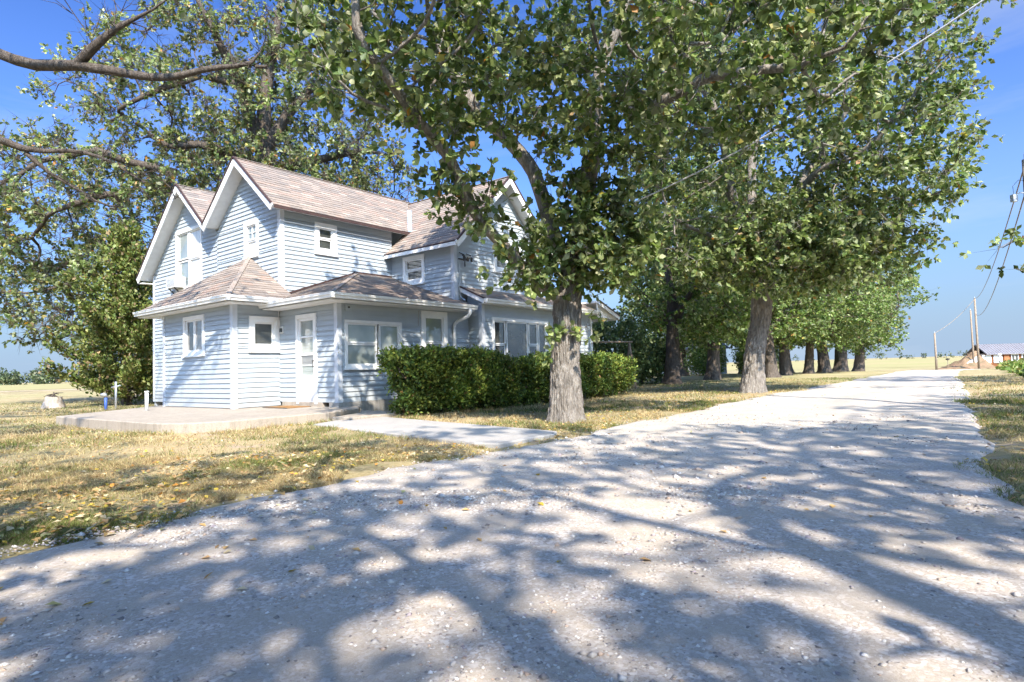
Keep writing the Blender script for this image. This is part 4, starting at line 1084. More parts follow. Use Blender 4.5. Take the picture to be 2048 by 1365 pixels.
# --- oak left of the frame: two long limbs reach in over the yard
L1 = (-15.5, 11.0, 0)
l1_trunk = [L1, (-15.4, 11.0, 2.0), (-15.2, 11.0, 4.2), (-14.9, 11.0, 6.0)]
l1_limbs = [limb([(-460, 60, 11.0), (-250, 60, 10.8), (-80, 70, 10.6), (0, 105, 10.5), (70, 133, 10.5), (160, 130, 10.5), (230, 145, 10.5), (300, 157, 10.5), (400, 142, 10.5), (470, 130, 10.5), (540, 136, 10.6)]),
            limb([(145, 132, 10.5), (180, 100, 10.4), (210, 78, 10.3), (222, 52, 10.3), (262, 44, 10.2), (310, 20, 10.2)]),
            limb([(-500, 330, 11.2), (-200, 240, 12.4), (0, 278, 13.0), (45, 305, 13.2), (110, 350, 13.4), (165, 385, 13.6), (240, 428, 13.8)]),
            limb([(45, 305, 13.2), (130, 302, 13.4), (200, 312, 13.6), (255, 348, 13.8), (335, 388, 14.2)]),
            [(-15, 11, 5.5), (-12.5, 9.2, 7.6), (-9.5, 8.2, 8.8), (-7, 7.6, 9.1), (-4.8, 7.3, 9.0)], [(-15, 11, 5.5), (-13, 11.6, 8.6), (-10, 10.4, 9.6), (-7.6, 9.4, 9.4), (-6.2, 8.7, 8.3)],
            [(-9.5, 8.2, 8.8), (-8, 6.6, 9.6), (-5.8, 5.6, 10.2)]]
al = ell(r_, (-5.6, 10.6, 7.4), (1.5, .6, .8), 30) + ell(r_, (-6.2, 7.6, 9.0), (2.2, 1.0, .9), 46) + ell(r_, (-11.5, 9.5, 10.8), (5.5, 3.6, 2.3), 260) + ell(r_, (-7.2, 10.4, 8.3), (2.2, .8, .7), 46) + ell(r_, (-9.4, 13.4, 5.4), (2.4, .9, .8), 60) + ell(r_, (-16.5, 11.5, 9), (3.5, 4, 3), 160)
tl1 = make_tree('oak_tree', 'bare-limbed oak whose crooked limbs reach in from the left edge of the picture', L1, l1_trunk, [.50, .42, .38, .34], l1_limbs, al, .010, n_each=14, size=.15, spread=.14, leaf_frac=.12, w=DRYW, twigs=1900, bark='bark_far',
          limb_r=[(.19, .03), (.10, .02), (.11, .02), (.06, .015), (.17, .03), (.14, .03), (.09, .02)], seed=23, step=.34, infl=3.0, kill=.55, seg=40, ridge=.03, maxcnt=3, wob=.42, dz=.08)

# --- oak off the right edge, one leafy bough shows
R1 = (18.8, 17.0, 0)
r1_trunk = [R1, (18.6, 17, 1.5), (18.5, 17, 3.0), (18.4, 16.9, 4.2)]
r1_limbs = [[(18.5, 17, 3.2), (16.6, 16.6, 4.1), (14.9, 16.3, 4.3), (13.4, 16.0, 4.0)], [(18.5, 17, 3.0), (16.4, 16.4, 3.3), (14.6, 16.2, 3.25), (13.5, 16.1, 3.2)],
            [(18.4, 16.9, 4.2), (19, 16, 6), (19.5, 15, 8)], [(18.4, 16.9, 4.2), (18, 18, 6.5), (18.4, 19, 8.5)]]
arr = ell(r_, (13.6, 16.0, 3.95), (1.0, .7, .5), 40) + ell(r_, (13.9, 16.1, 3.2), (.6, .4, .25), 12) + ell(r_, (20.8, 16.8, 8.0), (4.0, 4.2, 3.4), 420, .3)
make_tree('oak_tree', 'leafy oak bough by the wooden pole at the right edge of the picture', R1, r1_trunk, [.36, .32, .29, .26], r1_limbs, arr, .011, n_each=18, size=.19, spread=.2,
          seed=29, step=.40, infl=3.2, kill=.58, seg=40, ridge=.03, dz=.08)

# --- the grove behind the photographer, whose shade falls on the gravel
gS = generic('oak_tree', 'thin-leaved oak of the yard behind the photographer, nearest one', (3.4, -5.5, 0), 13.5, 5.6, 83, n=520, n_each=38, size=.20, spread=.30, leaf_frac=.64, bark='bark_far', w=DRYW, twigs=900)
for k, (x, y, rz, sc, lb) in enumerate([(-4.6, -4.2, 2.5, .95, 'thin-leaved oak of the yard behind the photographer, left one'), (14.2, 3.2, 4.0, .92, 'thin-leaved oak right of the driveway, outside the picture'), (-10.0, -2.2, 1.0, 1.0, 'thin-leaved oak of the yard behind the photographer, far left one'), (9.0, -3.5, 5.2, 1.0, 'thin-leaved oak of the yard behind the photographer, right one'), (-.8, -9.5, 3.3, 1.05, 'thin-leaved oak of the yard behind the photographer, rearmost one')]):
    copy_tree(gS, (x, y, 0), rz, sc, lb)

# --- red cedar at the left corner of the house
def cedar(base, h, w, seed, label):
    r = np.random.default_rng(seed); root = empty('cedar_tree', base); tag(root, label, 'tree')
    obj('trunk', trunk_mesh('trunk', [(0, 0, 0), (.03, 0, h * .5), (0, 0, h * .93)], [.15, .09, .02], M['bark_far'], seg=20, ridge=.012, dz=.12), root)
    mb = MB(); C_, O_ = [], []
    for k in range(95):
        z = h * (.03 + .93 * (k / 95) ** 1.05); a = k * 2.4 + r.uniform(-.4, .4)
        prof = (1 - z / h) ** .62 * (.55 + .45 * min(1, z / (h * .18))); L = w * prof * r.uniform(.35, 1.45)
        p0 = np.array((0, 0, z)); p1 = p0 + np.array((math.cos(a) * L * .6, math.sin(a) * L * .6, L * .10)); p2 = p0 + np.array((math.cos(a) * L, math.sin(a) * L, L * .32 + .05))
        mb.tube([p0, p1, p2], [.03, .02, .006], 4, False)
        for t in np.linspace(.28, 1, max(4, int(L * 9))):
            q = p1 + (p2 - p1) * (t - .6) / .4 if t > .6 else p0 + (p1 - p0) * t / .6
            C_.append(q); O_.append((math.cos(a), math.sin(a), .9))
    obj('branches', mb.mesh('branches', M['bark_far']), root)
    obj('crown', leaves_mesh('crown', r, np.array(C_), np.array(O_), 30, .15, .12, [(.075, .11, .026), (.135, .17, .04), (.22, .23, .07), (.26, .19, .10)], (24, 34, 28, 10), mat='needle', droop=-.4), root)
    return root
cedar((-14.9, 23.4, 0), 7.2, 2.5, 51, 'dark bushy cedar at the left corner of the house')
# ------------------------------------------------------------------ hedges, lawn, litter, pebbles
def hedge(u0, u1, v0, v1, h, seed, label, n=5200):
    r = np.random.default_rng(seed); cu, cv = (u0 + u1) / 2, (v0 + v1) / 2; a, b = (u1 - u0) / 2, (v1 - v0) / 2
    root = empty('hedge', tuple(hw(cu, cv, 0)), HROT); tag(root, label, 'hedge', 'clipped yew hedges before the long wall')
    P, O = [], []
    while len(P) < n:
        p = np.array((r.uniform(-a, a), r.uniform(-b, b), r.uniform(.0, h)))
        lump = .40 * (float(vnoise(p[0] * 1.6 + seed, p[1] * 1.6, p[2] * 1.6, seed=seed)) - .35) + .10 * (float(vnoise(p[0] * 4 + seed, p[1] * 4, p[2] * 4, seed=seed + 3)) - .4)
        taper = .16 * (1 - sstep(0, .5, p[2]))
        d = np.array((a - abs(p[0]) , b - abs(p[1]) - float(taper), h - p[2])); m = d.min() - max(0, lump)
        if m < 0 or (m > .26 and r.random() < .72): continue
        if p[2] < .20 and r.random() < .75: continue
        if float(vnoise(p[0] * 2.3 + 7, p[1] * 2.3, p[2] * 2.3, seed=seed + 9)) > .80: continue
        P.append(p); o = np.array((np.sign(p[0]) * (d[0] < .3), np.sign(p[1]) * (d[1] < .3), .5 + (d[2] < .3))); O.append(o / np.linalg.norm(o))
    P, O = np.array(P), np.array(O)
    pal = [(.052, .09, .02), (.09, .145, .03), (.165, .22, .042), (.27, .31, .07), (.25, .14, .06)]
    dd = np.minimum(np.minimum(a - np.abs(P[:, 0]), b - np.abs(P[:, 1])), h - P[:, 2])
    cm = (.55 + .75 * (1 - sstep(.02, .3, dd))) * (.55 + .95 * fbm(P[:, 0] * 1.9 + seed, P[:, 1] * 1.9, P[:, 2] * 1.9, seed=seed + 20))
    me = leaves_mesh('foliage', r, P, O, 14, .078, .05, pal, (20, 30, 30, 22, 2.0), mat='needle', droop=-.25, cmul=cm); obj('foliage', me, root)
    top = P[(P[:, 2] > h * .8) | (np.abs(P[:, 1]) > b * .75)]; ks = r.choice(len(top), 170); SP, SO = [], []
    for q in top[ks]:
        dq = np.array((r.normal(0, .5), np.sign(q[1]) * abs(r.normal(0, .7)), r.uniform(.4, 1.2))); dq /= np.linalg.norm(dq); Ls = r.uniform(.06, .17)
        for t_ in np.linspace(0, 1, 4): SP.append(q + dq * Ls * t_); SO.append(dq)
    obj('shoots', leaves_mesh('shoots', r, np.array(SP), np.array(SO), 5, .07, .02, [(.12, .17, .035), (.24, .29, .06), (.34, .36, .09)], (20, 30, 20), mat='needle', droop=-.5), root)
    st = MB()
    for k in range(int((u1 - u0) * 5)):
        x, y = r.uniform(-a * .9, a * .9), r.uniform(-b * .5, b * .5); z = h * r.uniform(.5, .8)
        st.tube([(x, y, -.05), (x + r.normal(0, .05), y + r.normal(0, .05), z * .5), (x + r.normal(0, .15), y + r.normal(0, .12), z)], [.022, .016, .006], 5, False)
    st.build('stems', M['bark_far'], root); return root
hedge(8.5, 12.1, 9.1, 10.3, 1.40, 61, 'near yew hedge left of the big oak trunk, shaggy at its foot', 4800)
hedge(12.25, 18.2, 9.15, 10.2, 1.27, 62, 'far yew hedge right of the big oak trunk, flat clipped top', 5600)

LAWN_HOLES = [[tuple(hw(*p)[:2]) for p in q] for q in ([(4.3, 16.4), (4.4, 11.3), (4.75, 10.7), (5.3, 10.4), (7.3, 10.4), (7.5, 9.9), (9.0, 9.9), (9.0, 11.6), (19, 11.1), (19, 23), (8.6, 23), (7.6, 18.9)],)] + [[(-3.75, 11.35), (-3.3, 12.85), (-2.9, 12.9), (.62, 8.86), (.55, 8.55), (-.19, 7.6), (-.5, 7.75)]]
def lawn_mask(P, pad=0.0):
    sh = np.c_[fbm(P[:, 0] * 1.7, P[:, 1] * 1.7, seed=101) - .5, fbm(P[:, 0] * 1.7 + 40, P[:, 1] * 1.7, seed=102) - .5] * 1.5
    m = ~in_poly(P + sh, DRIVE_POLY)
    for q in LAWN_HOLES: m &= ~in_poly(P, q)
    return m
def polar(r, n, r0, r1, a0=-46, a1=46, power=1.0):
    d = r0 + (r1 - r0) * r.random(n) ** power; a = np.radians(r.uniform(a0, a1, n)); return np.c_[d * np.sin(a), d * np.cos(a)]
rg = np.random.default_rng(77)
P = np.vstack([polar(rg, 300000, 3.2, 8.5, -46, -3), polar(rg, 330000, 3.0, 16), polar(rg, 190000, 12, 36)])
P = P[lawn_mask(P)]
dens = fbm(P[:, 0] * 1.1, P[:, 1] * 1.1, seed=51); bare = fbm(P[:, 0] * .5 + 9, P[:, 1] * .5, seed=58)
dist = np.hypot(P[:, 0], P[:, 1])
keep = rg.random(len(P)) < np.clip((dens - .36) * 5.5, .10, 1) * np.clip(1.75 - bare * 1.7, .25, 1)
P, dens, dist = P[keep], dens[keep], dist[keep]
n = len(P); z = terr(P[:, 0], P[:, 1])
ang = rg.uniform(0, 2 * math.pi, n); tuft = fbm(P[:, 0] * 5.5, P[:, 1] * 5.5, seed=57); h = rg.uniform(.02, .06, n) * (.45 + 2.2 * np.clip(tuft - .35, 0, 1)) * (1 + .5 * (dens - .4)) * np.clip(dist / 7, .8, 1.5); wd = rg.uniform(.002, .0045, n) * np.clip(dist / 6, 1, 3)
lean = rg.normal(0, .65, (n, 2)) * h[:, None]
B = np.c_[P, z - .004]
sx = np.c_[np.cos(ang) * wd, np.sin(ang) * wd, np.zeros(n)]
tip = B + np.c_[lean, h]
V = np.stack([B - sx, B + sx, tip], 1).reshape(-1, 3)
gn = fbm(P[:, 0] * .75, P[:, 1] * .75, seed=63) + rg.normal(0, .10, n)
straw = np.clip((gn - .43) * 7, 0, 1)[:, None]; brown = (rg.random(n) < .16)[:, None]
c_g = np.array((.14, .17, .05)) * rg.uniform(.6, 1.5, n)[:, None]; c_s = np.array((.52, .42, .23)) * rg.uniform(.6, 1.25, n)[:, None]
cc = c_g * (1 - straw) + c_s * straw; cc = np.where(brown, np.array((.30, .21, .13)) * rg.uniform(.7, 1.2, n)[:, None], cc)
o = obj('grass', np_mesh('grass', V, np.arange(n * 3).reshape(-1, 3), 3, M['grass'], col=np.repeat(cc, 3, 0)))
tag(o, 'short patchy lawn grass, green and straw coloured', 'grass', kind='stuff')

# fallen leaves
P = np.vstack([polar(rg, 9000, 3.0, 30, power=1.2), polar(rg, 3000, 3.2, 8, -46, -3), polar(rg, 5200, 8, 24, 2, 34)])
lm_ = lawn_mask(P); edge = rg.random(len(P)) < .02
P = P[lm_ | edge]; n = len(P); onroad = ~lawn_mask(P)
z = np.where(onroad, drive_z(P[:, 0], P[:, 1]) + .006, terr(P[:, 0], P[:, 1]) + .022)
a = rg.uniform(0, 6.28, n); L = rg.uniform(.03, .07, n); d3 = np.c_[np.cos(a), np.sin(a), rg.normal(0, .25, n)]; s3 = np.c_[-np.sin(a), np.cos(a), rg.normal(0, .25, n)]
T = np.array([(-.5, 0), (0, .32), (.5, 0), (0, -.32)])
V = np.c_[P, z][:, None, :] + L[:, None, None] * (T[None, :, 0:1] * d3[:, None] + T[None, :, 1:2] * s3[:, None]); V[:, 1::2, 2] += (L * .12)[:, None]
pal = np.array([(.55, .40, .07), (.50, .34, .15), (.40, .26, .13), (.55, .47, .30), (.33, .34, .16), (.50, .24, .06)]); ci = rg.choice(6, n, p=(.16, .28, .22, .2, .1, .04))
o = obj('leaf_litter', np_mesh('leaf_litter', V.reshape(-1, 3), (np.arange(n)[:, None, None] * 4 + np.array([(0, 1, 2), (0, 2, 3)])[None]).reshape(-1, 3), 3, M['litter'], col=np.repeat(pal[ci] * rg.uniform(.7, 1.2, n)[:, None], 4, 0)))
tag(o, 'fallen yellow and brown oak leaves scattered over lawn and driveway', 'leaves', kind='stuff')

# loose stones on the gravel
P = np.vstack([polar(rg, 38000, .9, 5.0, -50, 50), polar(rg, 22000, 4.0, 12, -46, 46)])
cl = fbm(P[:, 0] * 1.3 + 4, P[:, 1] * 1.3, seed=88)
P = P[in_poly(P, DRIVE_POLY) & (rg.random(len(P)) < np.clip((cl - .36) * 4, .1, 1))]; n = len(P)
z = drive_z(P[:, 0], P[:, 1])
sz = np.clip(rg.lognormal(-5.1, .50, n), .003, .026); sz *= np.clip(np.hypot(P[:, 0], P[:, 1]) / 4, .8, 1.35)
O6 = np.array([(1, 0, 0), (0, 1, 0), (-1, 0, 0), (0, -1, 0), (0, 0, 1), (0, 0, -1)], float)
F8 = np.array([(0, 1, 4), (1, 2, 4), (2, 3, 4), (3, 0, 4), (1, 0, 5), (2, 1, 5), (3, 2, 5), (0, 3, 5)])
a = rg.uniform(0, 6.28, n); ca, sa = np.cos(a), np.sin(a)
J = O6[None] * rg.uniform(.6, 1.35, (n, 6, 1)); J[:, :, 2] *= rg.uniform(.4, .7, n)[:, None]; J[:, :, :2] += rg.normal(0, .18, (n, 6, 2))
X = J[:, :, 0] * ca[:, None] - J[:, :, 1] * sa[:, None]; Y = J[:, :, 0] * sa[:, None] + J[:, :, 1] * ca[:, None]
V = np.stack([X * sz[:, None] + P[:, 0:1], Y * sz[:, None] + P[:, 1:2], J[:, :, 2] * sz[:, None] + z[:, None] + (sz * .15)[:, None]], -1)
pal = np.array([(.56, .53, .50), (.42, .385, .35), (.30, .28, .27), (.68, .66, .64), (.22, .20, .195), (.46, .36, .29), (.34, .30, .32)]); ci = rg.choice(7, n, p=(.26, .26, .14, .11, .07, .10, .06))
mg = NT('loose_stone').set(.85, .2); mg.base(mg.attr())
o = obj('gravel_stones', np_mesh('gravel_stones', V.reshape(-1, 3), (np.arange(n)[:, None, None] * 6 + F8[None]).reshape(-1, 3), 3, mg.m, col=np.repeat(pal[ci] * rg.uniform(.8, 1.15, n)[:, None], 6, 0)))
tag(o, 'loose white and grey stones lying on the driveway', 'gravel', kind='stuff')
# ------------------------------------------------------------------ far things and small things
def crowns(name, spec, leaf, seed, pal, w, label, cat, mat='leaf'):
    """far trees that read as one mass: many leaf clumps in lobed crowns"""
    r = np.random.default_rng(seed); C_ = []
    for (x, y, z0, rx, hh, n) in spec:
        for _ in range(n):
            p = r.normal(0, 1, 3); p /= np.linalg.norm(p); q = r.uniform(.55, 1) * (1 + .25 * math.sin(p[0] * 5 + x) * math.cos(p[2] * 6))
            C_.append((x + p[0] * rx * q, y + p[1] * rx * q, z0 + hh * (.52 + .46 * p[2] * q)))
    C_ = np.array(C_); O_ = r.normal(0, 1, C_.shape)
    o = obj(name, leaves_mesh(name, r, C_, O_, 4, leaf, leaf * .4, pal, w, mat=mat)); return tag(o, label, cat, kind='stuff')
FARPAL = [(.05, .075, .04), (.08, .11, .05), (.12, .145, .065), (.16, .165, .09)]
rf = np.random.default_rng(91)
spec = []
for k in range(150):
    x = -330 + k * 2.5 + rf.uniform(-2, 2); y = 292 + rf.uniform(-12, 16); hh = rf.uniform(5.6, 8.0) + 2.2 * max(0, math.sin(x * .045 + 1.0)); spec.append((x, y, -.6, rf.uniform(3.2, 5.0), hh, 30))
crowns('far_wood', spec, 1.5, 92, FARPAL, (30, 30, 24, 12), 'low belt of trees along the far edge of the field', 'trees')
spec = []
for k in range(34):
    x = 150 + k * 5.6 + rf.uniform(-2, 2); y = 318 - (x - 150) * .30 + rf.uniform(-6, 6); hh = rf.uniform(2.2, 5.2); spec.append((x, y, float(terr(x, y)) - .3, rf.uniform(1.2, 2.6), hh, 16))
crowns('far_wood', spec, .9, 93, FARPAL, (30, 30, 24, 12), 'thin line of small trees on the horizon beyond the road', 'trees')
# bean field at the right edge
r = np.random.default_rng(95); C_ = []
quad = [(18.8, 22.0), (24.0, 20.0), (60, 52), (58, 62), (36, 45.0)]
while len(C_) < 6000:
    p = np.array((r.uniform(18, 60), r.uniform(20, 62)))
    if in_poly(p[None], quad)[0]: C_.append((p[0], p[1], float(terr(*p)) + r.uniform(.03, .34)))
C_ = np.array(C_)
o = obj('crop', leaves_mesh('crop', r, C_, r.normal(0, 1, C_.shape), 5, .26, .12, [(.10, .16, .035), (.17, .23, .06), (.26, .30, .10), (.32, .30, .10)], (30, 34, 24, 8)))
tag(o, 'leafy green crop patch before the log house', 'crop', kind='stuff')

# utility poles and wires
def pole(x, y, top, label, r0=.15, arm=False, lean=(0, 0)):
    z = float(terr(x, y)); root = empty('utility_pole', (x, y, z)); tag(root, label, 'utility pole')
    MB().tube([(0, 0, -.3), (lean[0] * .5, lean[1] * .5, (top - z) * .5), (lean[0], lean[1], top - z)], [r0, r0 * .85, r0 * .7], 10).build('shaft', M['pole'], root, True)
    MB().tube([(lean[0], lean[1], top - z + .001), (lean[0], lean[1], top - z + .22)], .05, 8).build('insulator', M['galv'], root, True)
    return root
pA = at(1958, 737, 92); pB = at(1952, 735, 95); pC = at(1873, 733, 90)
pole(pA[0], pA[1], 9.6, 'right-hand one of the two paired wooden poles beyond the crop', .17); pole(pB[0] - .3, pB[1], 8.0, 'left-hand, shorter one of the two paired wooden poles beyond the crop', .15)
pole(pC[0], pC[1], 4.4, 'short lone wooden pole beside the far road', .16)
pr = pole(17.33, 20.0, 7.45, 'tall dark wooden pole at the right edge of the picture', .16)
MB().tube([(0, 0, 6.3), (-.25, 0, 6.32), (-.42, -.03, 6.28)], .02, 6).build('lamp_arm', M['galv'], pr); b = MB(); b.box(-.56, -.40, -.07, .07, 6.02, 6.26); b.build('lamp_head', M['galv'], pr)
MB().tube([(-.48, 0, 6.26), (-.5, 0, 6.55), (-.3, 0, 6.75), (0, 0, 6.7)], .008, 5).build('lamp_cable', M['black'], pr)
pole(9.2, 9.0, 7.75, 'wooden service pole right of the driveway, just outside the picture', .15)
def wire(p, q, sag, rad, label, n=40, mat='wire'):
    p = np.array(p, float); q = np.array(q, float); t = np.linspace(0, 1, n)
    pts = p[None] * (1 - t)[:, None] + q[None] * t[:, None]; pts[:, 2] -= 4 * sag * t * (1 - t)
    mb = MB().tube(list(pts), rad, 6, False); o = mb.build('wire', M[mat], None, True); return tag(o, label, 'wire')
wire(hw(12.9, VW - .24, 4.2), (9.2, 9.0, 7.6), .82, .016, 'pale service wire slanting up from the house past the oaks')
wire((pA[0], pA[1], 9.6), (17.33, 20.0, 7.4), 1.2, .022, 'upper thin wire between the far poles and the pole at the right edge', mat='pole')
wire((pA[0], pA[1], 7.2), (17.33, 20.0, 6.6), 1.6, .022, 'lower thin wire between the far poles and the pole at the right edge', mat='pole')
wire((pA[0], pA[1], 9.5), (pC[0], pC[1], 4.4), .5, .03, 'thin wire from the paired poles to the short lone pole', mat='pole')

# log house
HX0, HX1, HY, HZ = 77.2, 94.0, 99.0, -1.12
lh = empty('log_house', ((HX0 + HX1) / 2, HY + 3, HZ)); tag(lh, 'low orange log house with a grey metal roof beyond the crop', 'house')
lx = lambda px: float(at(px, 715, HY)[0]) - (HX0 + HX1) / 2
w0, w1, w2 = HX0 - (HX0 + HX1) / 2, HX1 - (HX0 + HX1) / 2, -3.0
mb = MB(); mb.box(w0, w1, w2 + .12, 1.0, -.3, 2.28); mb.build('wall', M['chink'], lh)
for k in range(10):
    mb = MB().tube([(w0 - .1, w2 + .06, .02 + k * .235 + .1), (w1 + .1, w2 + .06, .02 + k * .235 + .1)], .115, 8); mb.build('log', M['log'], lh, True)
def lwin(a, b, z0, z1, mt, nm='window'):
    mb = MB(); x0, x1 = lx(a), lx(b); t = .12; y = w2 - .06
    mb.box(x0, x0 + t, y - .1, y, z0, z1); mb.box(x1 - t, x1, y - .1, y, z0, z1); mb.box(x0 + t, x1 - t, y - .1, y, z1 - t, z1); mb.box(x0 + t, x1 - t, y - .1, y, z0, z0 + t)
    w = mb.build(nm, M['white'], lh); p = MB(); p.box(x0 + t, x1 - t, y - .06, y - .01, z0 + t, z1 - t); p.build('pane', M[mt], w)
    m2 = MB(); m2.box((x0 + x1) / 2 - .05, (x0 + x1) / 2 + .05, y - .085, y - .061, z0 + t, z1 - t); m2.build('mullion', M['white'], w)
lwin(1963, 1981, .75, 2.05, 'glass_curtain'); lwin(1986, 2003, .75, 2.05, 'glass_curtain'); lwin(2021, 2036, .95, 2.1, 'glass_dark'); lwin(2042, 2058, .95, 2.1, 'glass_dark'); lwin(2070, 2086, .95, 2.1, 'glass_dark')
mb = MB(); mb.box(lx(2007), lx(2017), w2 - .16, w2 - .06, .05, 2.1); mb.build('door', M['log'], lh)
mb = MB(); mb.prism([(w0 - .4, w2 - .55, 2.22), (w0 - .4, -1.2, 3.85), (w0 - .4, 1.3, 2.22), (w0 - .4, 1.3, 2.10), (w0 - .4, -1.2, 3.7), (w0 - .4, w2 - .55, 2.10)], (w1 - w0 + .8, 0, 0)); rf_ = mb.build('roof', M['metal_roof'], lh)
mb = MB()
for k in range(40):
    x = w0 - .35 + k * (w1 - w0 + .7) / 39; mb.beam((x, w2 - .55, 2.25), (x, -1.2, 3.88), .05, .05)
tag(mb.build('roof_seams', M['metal_roof'], rf_), kind='stuff')

# earth bank, white retaining wall, mailbox, yard lamp, meter box
mx, my = 71.3, 96.6; n = 46; gx_, gy_ = np.meshgrid(np.linspace(-7, 5, n), np.linspace(-4, 6, n))
hz = 2.7 * np.exp(-np.where(gx_ > 2.4, (gx_ - 2.4) / 1.1, (gx_ - 2.4) / 3.6) ** 2) * np.exp(-(gy_ / 2.4) ** 2) * (.55 + .75 * fbm(gx_ * 1.3, gy_ * 1.3, seed=71)) + .35 * (fbm(gx_ * 3, gy_ * 3, seed=73) - .5) - .14
i = np.arange(n - 1)[:, None] * n + np.arange(n - 1)[None]
o = obj('dirt_mound', np_mesh('dirt_mound', np.c_[gx_.ravel() + mx, gy_.ravel() + my, hz.ravel() + terr(gx_.ravel() + mx, gy_.ravel() + my)], np.stack([i, i + 1, i + n + 1, i + n], -1).reshape(-1, 4), 4, M['soil'], smooth=True))
tag(o, 'reddish earth bank left of the log house', 'mound', kind='structure')
q = [at(1934, 727, 95), at(1956, 713, 95), at(1956, 731, 95), at(1936, 731, 95)]
ww = MB().prism(q, (0, .3, 0)).build('retaining_wall', M['white']); tag(ww, 'low white sloping wall at the foot of the earth bank', 'wall')
mb_ = empty('mailbox', tuple(at(1896, 731, 86))); tag(mb_, 'tiny roadside mailbox on a post before the earth bank', 'mailbox')
MB().tube([(0, 0, -.2), (0, 0, .75)], .05, 6).build('post', M['pole'], mb_); b = MB(); b.box(-.1, .1, -.25, .25, .75, .98); b.build('box', M['black'], mb_)
yl = empty('yard_lamp', tuple(at(2000, 733, 88))); tag(yl, 'pale yard lamp post with a white globe before the log house', 'lamp')
MB().tube([(0, 0, -.2), (0, 0, 1.55)], .10, 8).build('post', M['galv'], yl, True)
MB().tube([(0, 0, 1.50), (0, 0, 1.56), (0, 0, 1.68), (0, 0, 1.80), (0, 0, 1.86)], [.08, .19, .24, .19, .05], 12).build('globe', M['white'], yl, True)

# behind the hedge: pale shed, bushes, wooden frame
def bush(x, y, rx, h, seed, label, pal, n=420, cat='bush', dens=14):
    r = np.random.default_rng(seed); z = float(terr(x, y)); root = empty('bush', (x, y, z)); tag(root, label, cat)
    C_ = np.array([(math.sin(a) * rx * q * math.sqrt(1 - w * w * .8), math.cos(a) * rx * q * math.sqrt(1 - w * w * .8), h * (.5 + .5 * w * q)) for a, w, q in zip(r.uniform(0, 6.28, n), r.uniform(-1, 1, n), r.uniform(.5, 1, n) * r.uniform(.8, 1.15, n))])
    obj('foliage', leaves_mesh('foliage', r, C_, r.normal(0, 1, C_.shape), dens, .17, .16, pal, (20, 30, 30, 14)), root)
    mb = MB()
    for k in range(5): mb.tube([(0, 0, -.1), (r.normal(0, .2), r.normal(0, .2), h * .4), (r.normal(0, .5), r.normal(0, .5), h * .8)], [.05, .03, .01], 5, False)
    mb.build('stems', M['bark_far'], root); return root
BRIGHT = [(.09, .15, .03), (.15, .22, .05), (.22, .28, .08), (.30, .33, .12)]; DARKG = [(.05, .085, .03), (.085, .13, .045), (.13, .175, .065), (.18, .22, .10)]
bush(14.8, 46.5, 1.5, 2.4, 201, 'bright green bush between the trunks left of the tall driveway oak', BRIGHT); bush(19.2, 48.5, 1.6, 2.6, 202, 'bright green bush just right of the tall driveway oak trunk', BRIGHT)
bush(25.5, 62.0, 2.2, 3.0, 203, 'bright green bush far back among the right-hand trunks', BRIGHT)
bush(4.6, 27.5, 1.6, 3.6, 204, 'dark green bush behind the right corner of the house', DARKG, 520); bush(6.6, 31.0, 1.5, 2.4, 205, 'small dark bush behind the far hedge end', DARKG)
sh = empty('shed', (17.0, 62.0, 0), .25); tag(sh, 'pale low shed half hidden behind the oak trunks', 'shed')
b = MB(); b.box(-4, 4, -2.2, 2.2, -.3, 2.4); b.build('wall', M['corner'], sh)
b = MB(); b.prism([(-4.3, -2.6, 2.35), (-4.3, 0, 3.6), (-4.3, 2.6, 2.35)], (8.6, 0, 0)); b.build('roof', M['metal_roof'], sh)
b = MB(); b.box(-1.2, 0, -2.26, -2.2, 0, 2.0); b.build('door', M['white'], sh); b = MB(); b.box(1.4, 2.4, -2.26, -2.2, 1.0, 1.8); b.build('window', M['glass_dark'], sh)
fx, fy = at(1192, 705, 24)[:2]
fr_ = empty('swing_frame', (fx, fy, 0), .5); tag(fr_, 'slender wooden swing frame behind the far hedge by the house corner', 'swing frame')
for sx_ in (-.25, 1.7):
    MB().tube([(sx_ - .15, -.5, -.05), (sx_, 0, 1.9)], .045, 6).build('leg', M['pole'], fr_); MB().tube([(sx_ + .1, .5, -.05), (sx_, 0, 1.9)], .045, 6).build('leg', M['pole'], fr_)
MB().tube([(-.4, 0, 1.92), (1.85, 0, 1.92)], .04, 6).build('top_bar', M['pole'], fr_)

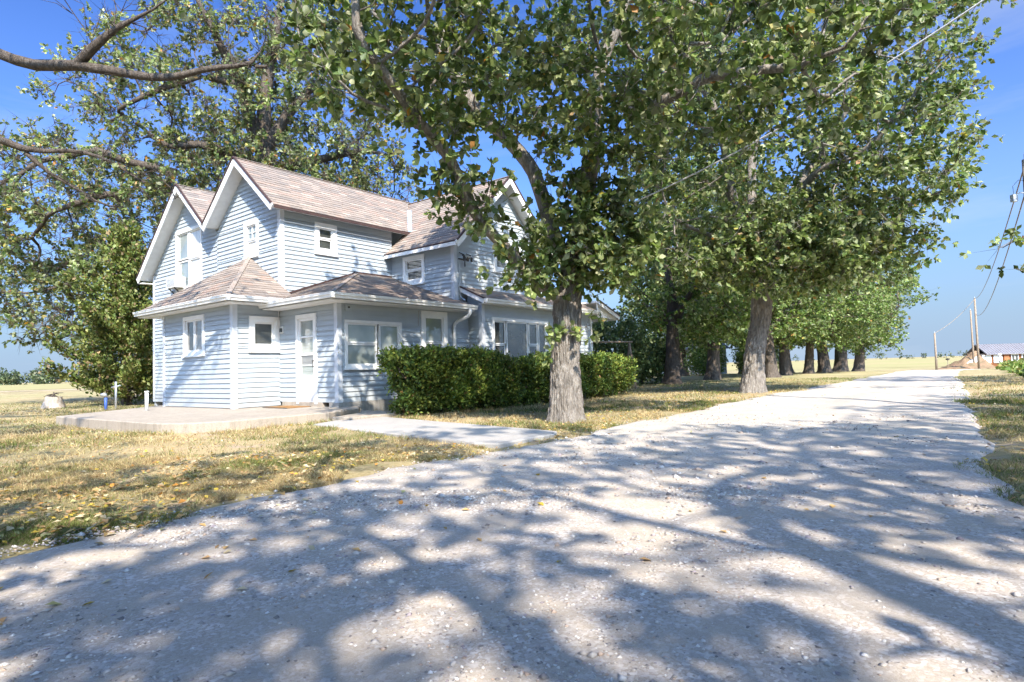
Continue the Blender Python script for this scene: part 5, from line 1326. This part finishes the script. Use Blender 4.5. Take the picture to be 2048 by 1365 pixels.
# small things in the left-hand yard
st = empty('tree_stump', (-17.4, 23.0, 0)); tag(st, 'pale weathered stump with a few sticks on top, out on the lawn', 'stump')
obj('stump', trunk_mesh('stump', [(0, 0, 0), (0, 0, .3), (.02, 0, .40)], [.30, .26, .25], M['stump'], seg=40, ridge=.05, flare=.5, dz=.05, seed=4), st)
MB().tube([(0, 0, .33), (.02, 0, .39)], .24, 16).build('stump_top', M['stump'], st)
for k in range(5):
    a = k * 1.3; MB().tube([(math.cos(a) * .15, math.sin(a) * .15, .40), (math.cos(a) * -.1, .05 * k - .1, .48 + .02 * k), (-math.cos(a) * .36, -math.sin(a) * .25, .42 + .04 * k)], [.03, .02, .008], 5).build('stick', M['bark_far'], st)
hy = empty('yard_hydrant', (-13.4, 20.0, 0)); tag(hy, 'small blue standpipe with a pale head behind the patio edge', 'hydrant')
MB().tube([(0, 0, -.1), (0, 0, .42)], .045, 8).build('pipe', M['blue'], hy, True); MB().tube([(0, 0, .42), (0, -.03, .5), (-.12, -.05, .5)], .055, 8).build('head', M['galv'], hy, True)
ps = empty('steel_post', (-13.2, 20.2, 0)); tag(ps, 'thin galvanised post with a tap arm beside the blue standpipe', 'post')
MB().tube([(0, 0, -.1), (0, 0, .92)], .035, 8).build('shaft', M['galv'], ps, True); MB().tube([(-.15, 0, .72), (.16, 0, .78)], .025, 6).build('arm', M['galv'], ps, True)
pp = hw(6.1, 16.1, .2); wp = empty('vent_pipe', tuple(pp)); tag(wp, 'white plastic pipe standing on the left end of the patio', 'pipe')
MB().tube([(0, 0, -.02), (0, 0, .44)], .04, 10).build('shaft', M['gutter'], wp, True); MB().tube([(0, 0, .44), (0, 0, .48)], .05, 10).build('cap', M['gutter'], wp, True)
dm = empty('doormat', tuple(hw(8.05, 13.2, .2)), HROT); tag(dm, 'brown coir doormat on the patio before the white door', 'doormat')
b = MB(); b.box(-.3, .3, -.5, .5, .003, .02); b.build('pile', M['mat_brown'], dm)
b = MB(); b.box(-.32, -.301, -.52, .52, .002, .018); b.box(.301, .32, -.52, .52, .002, .018); b.build('border', M['black'], dm)
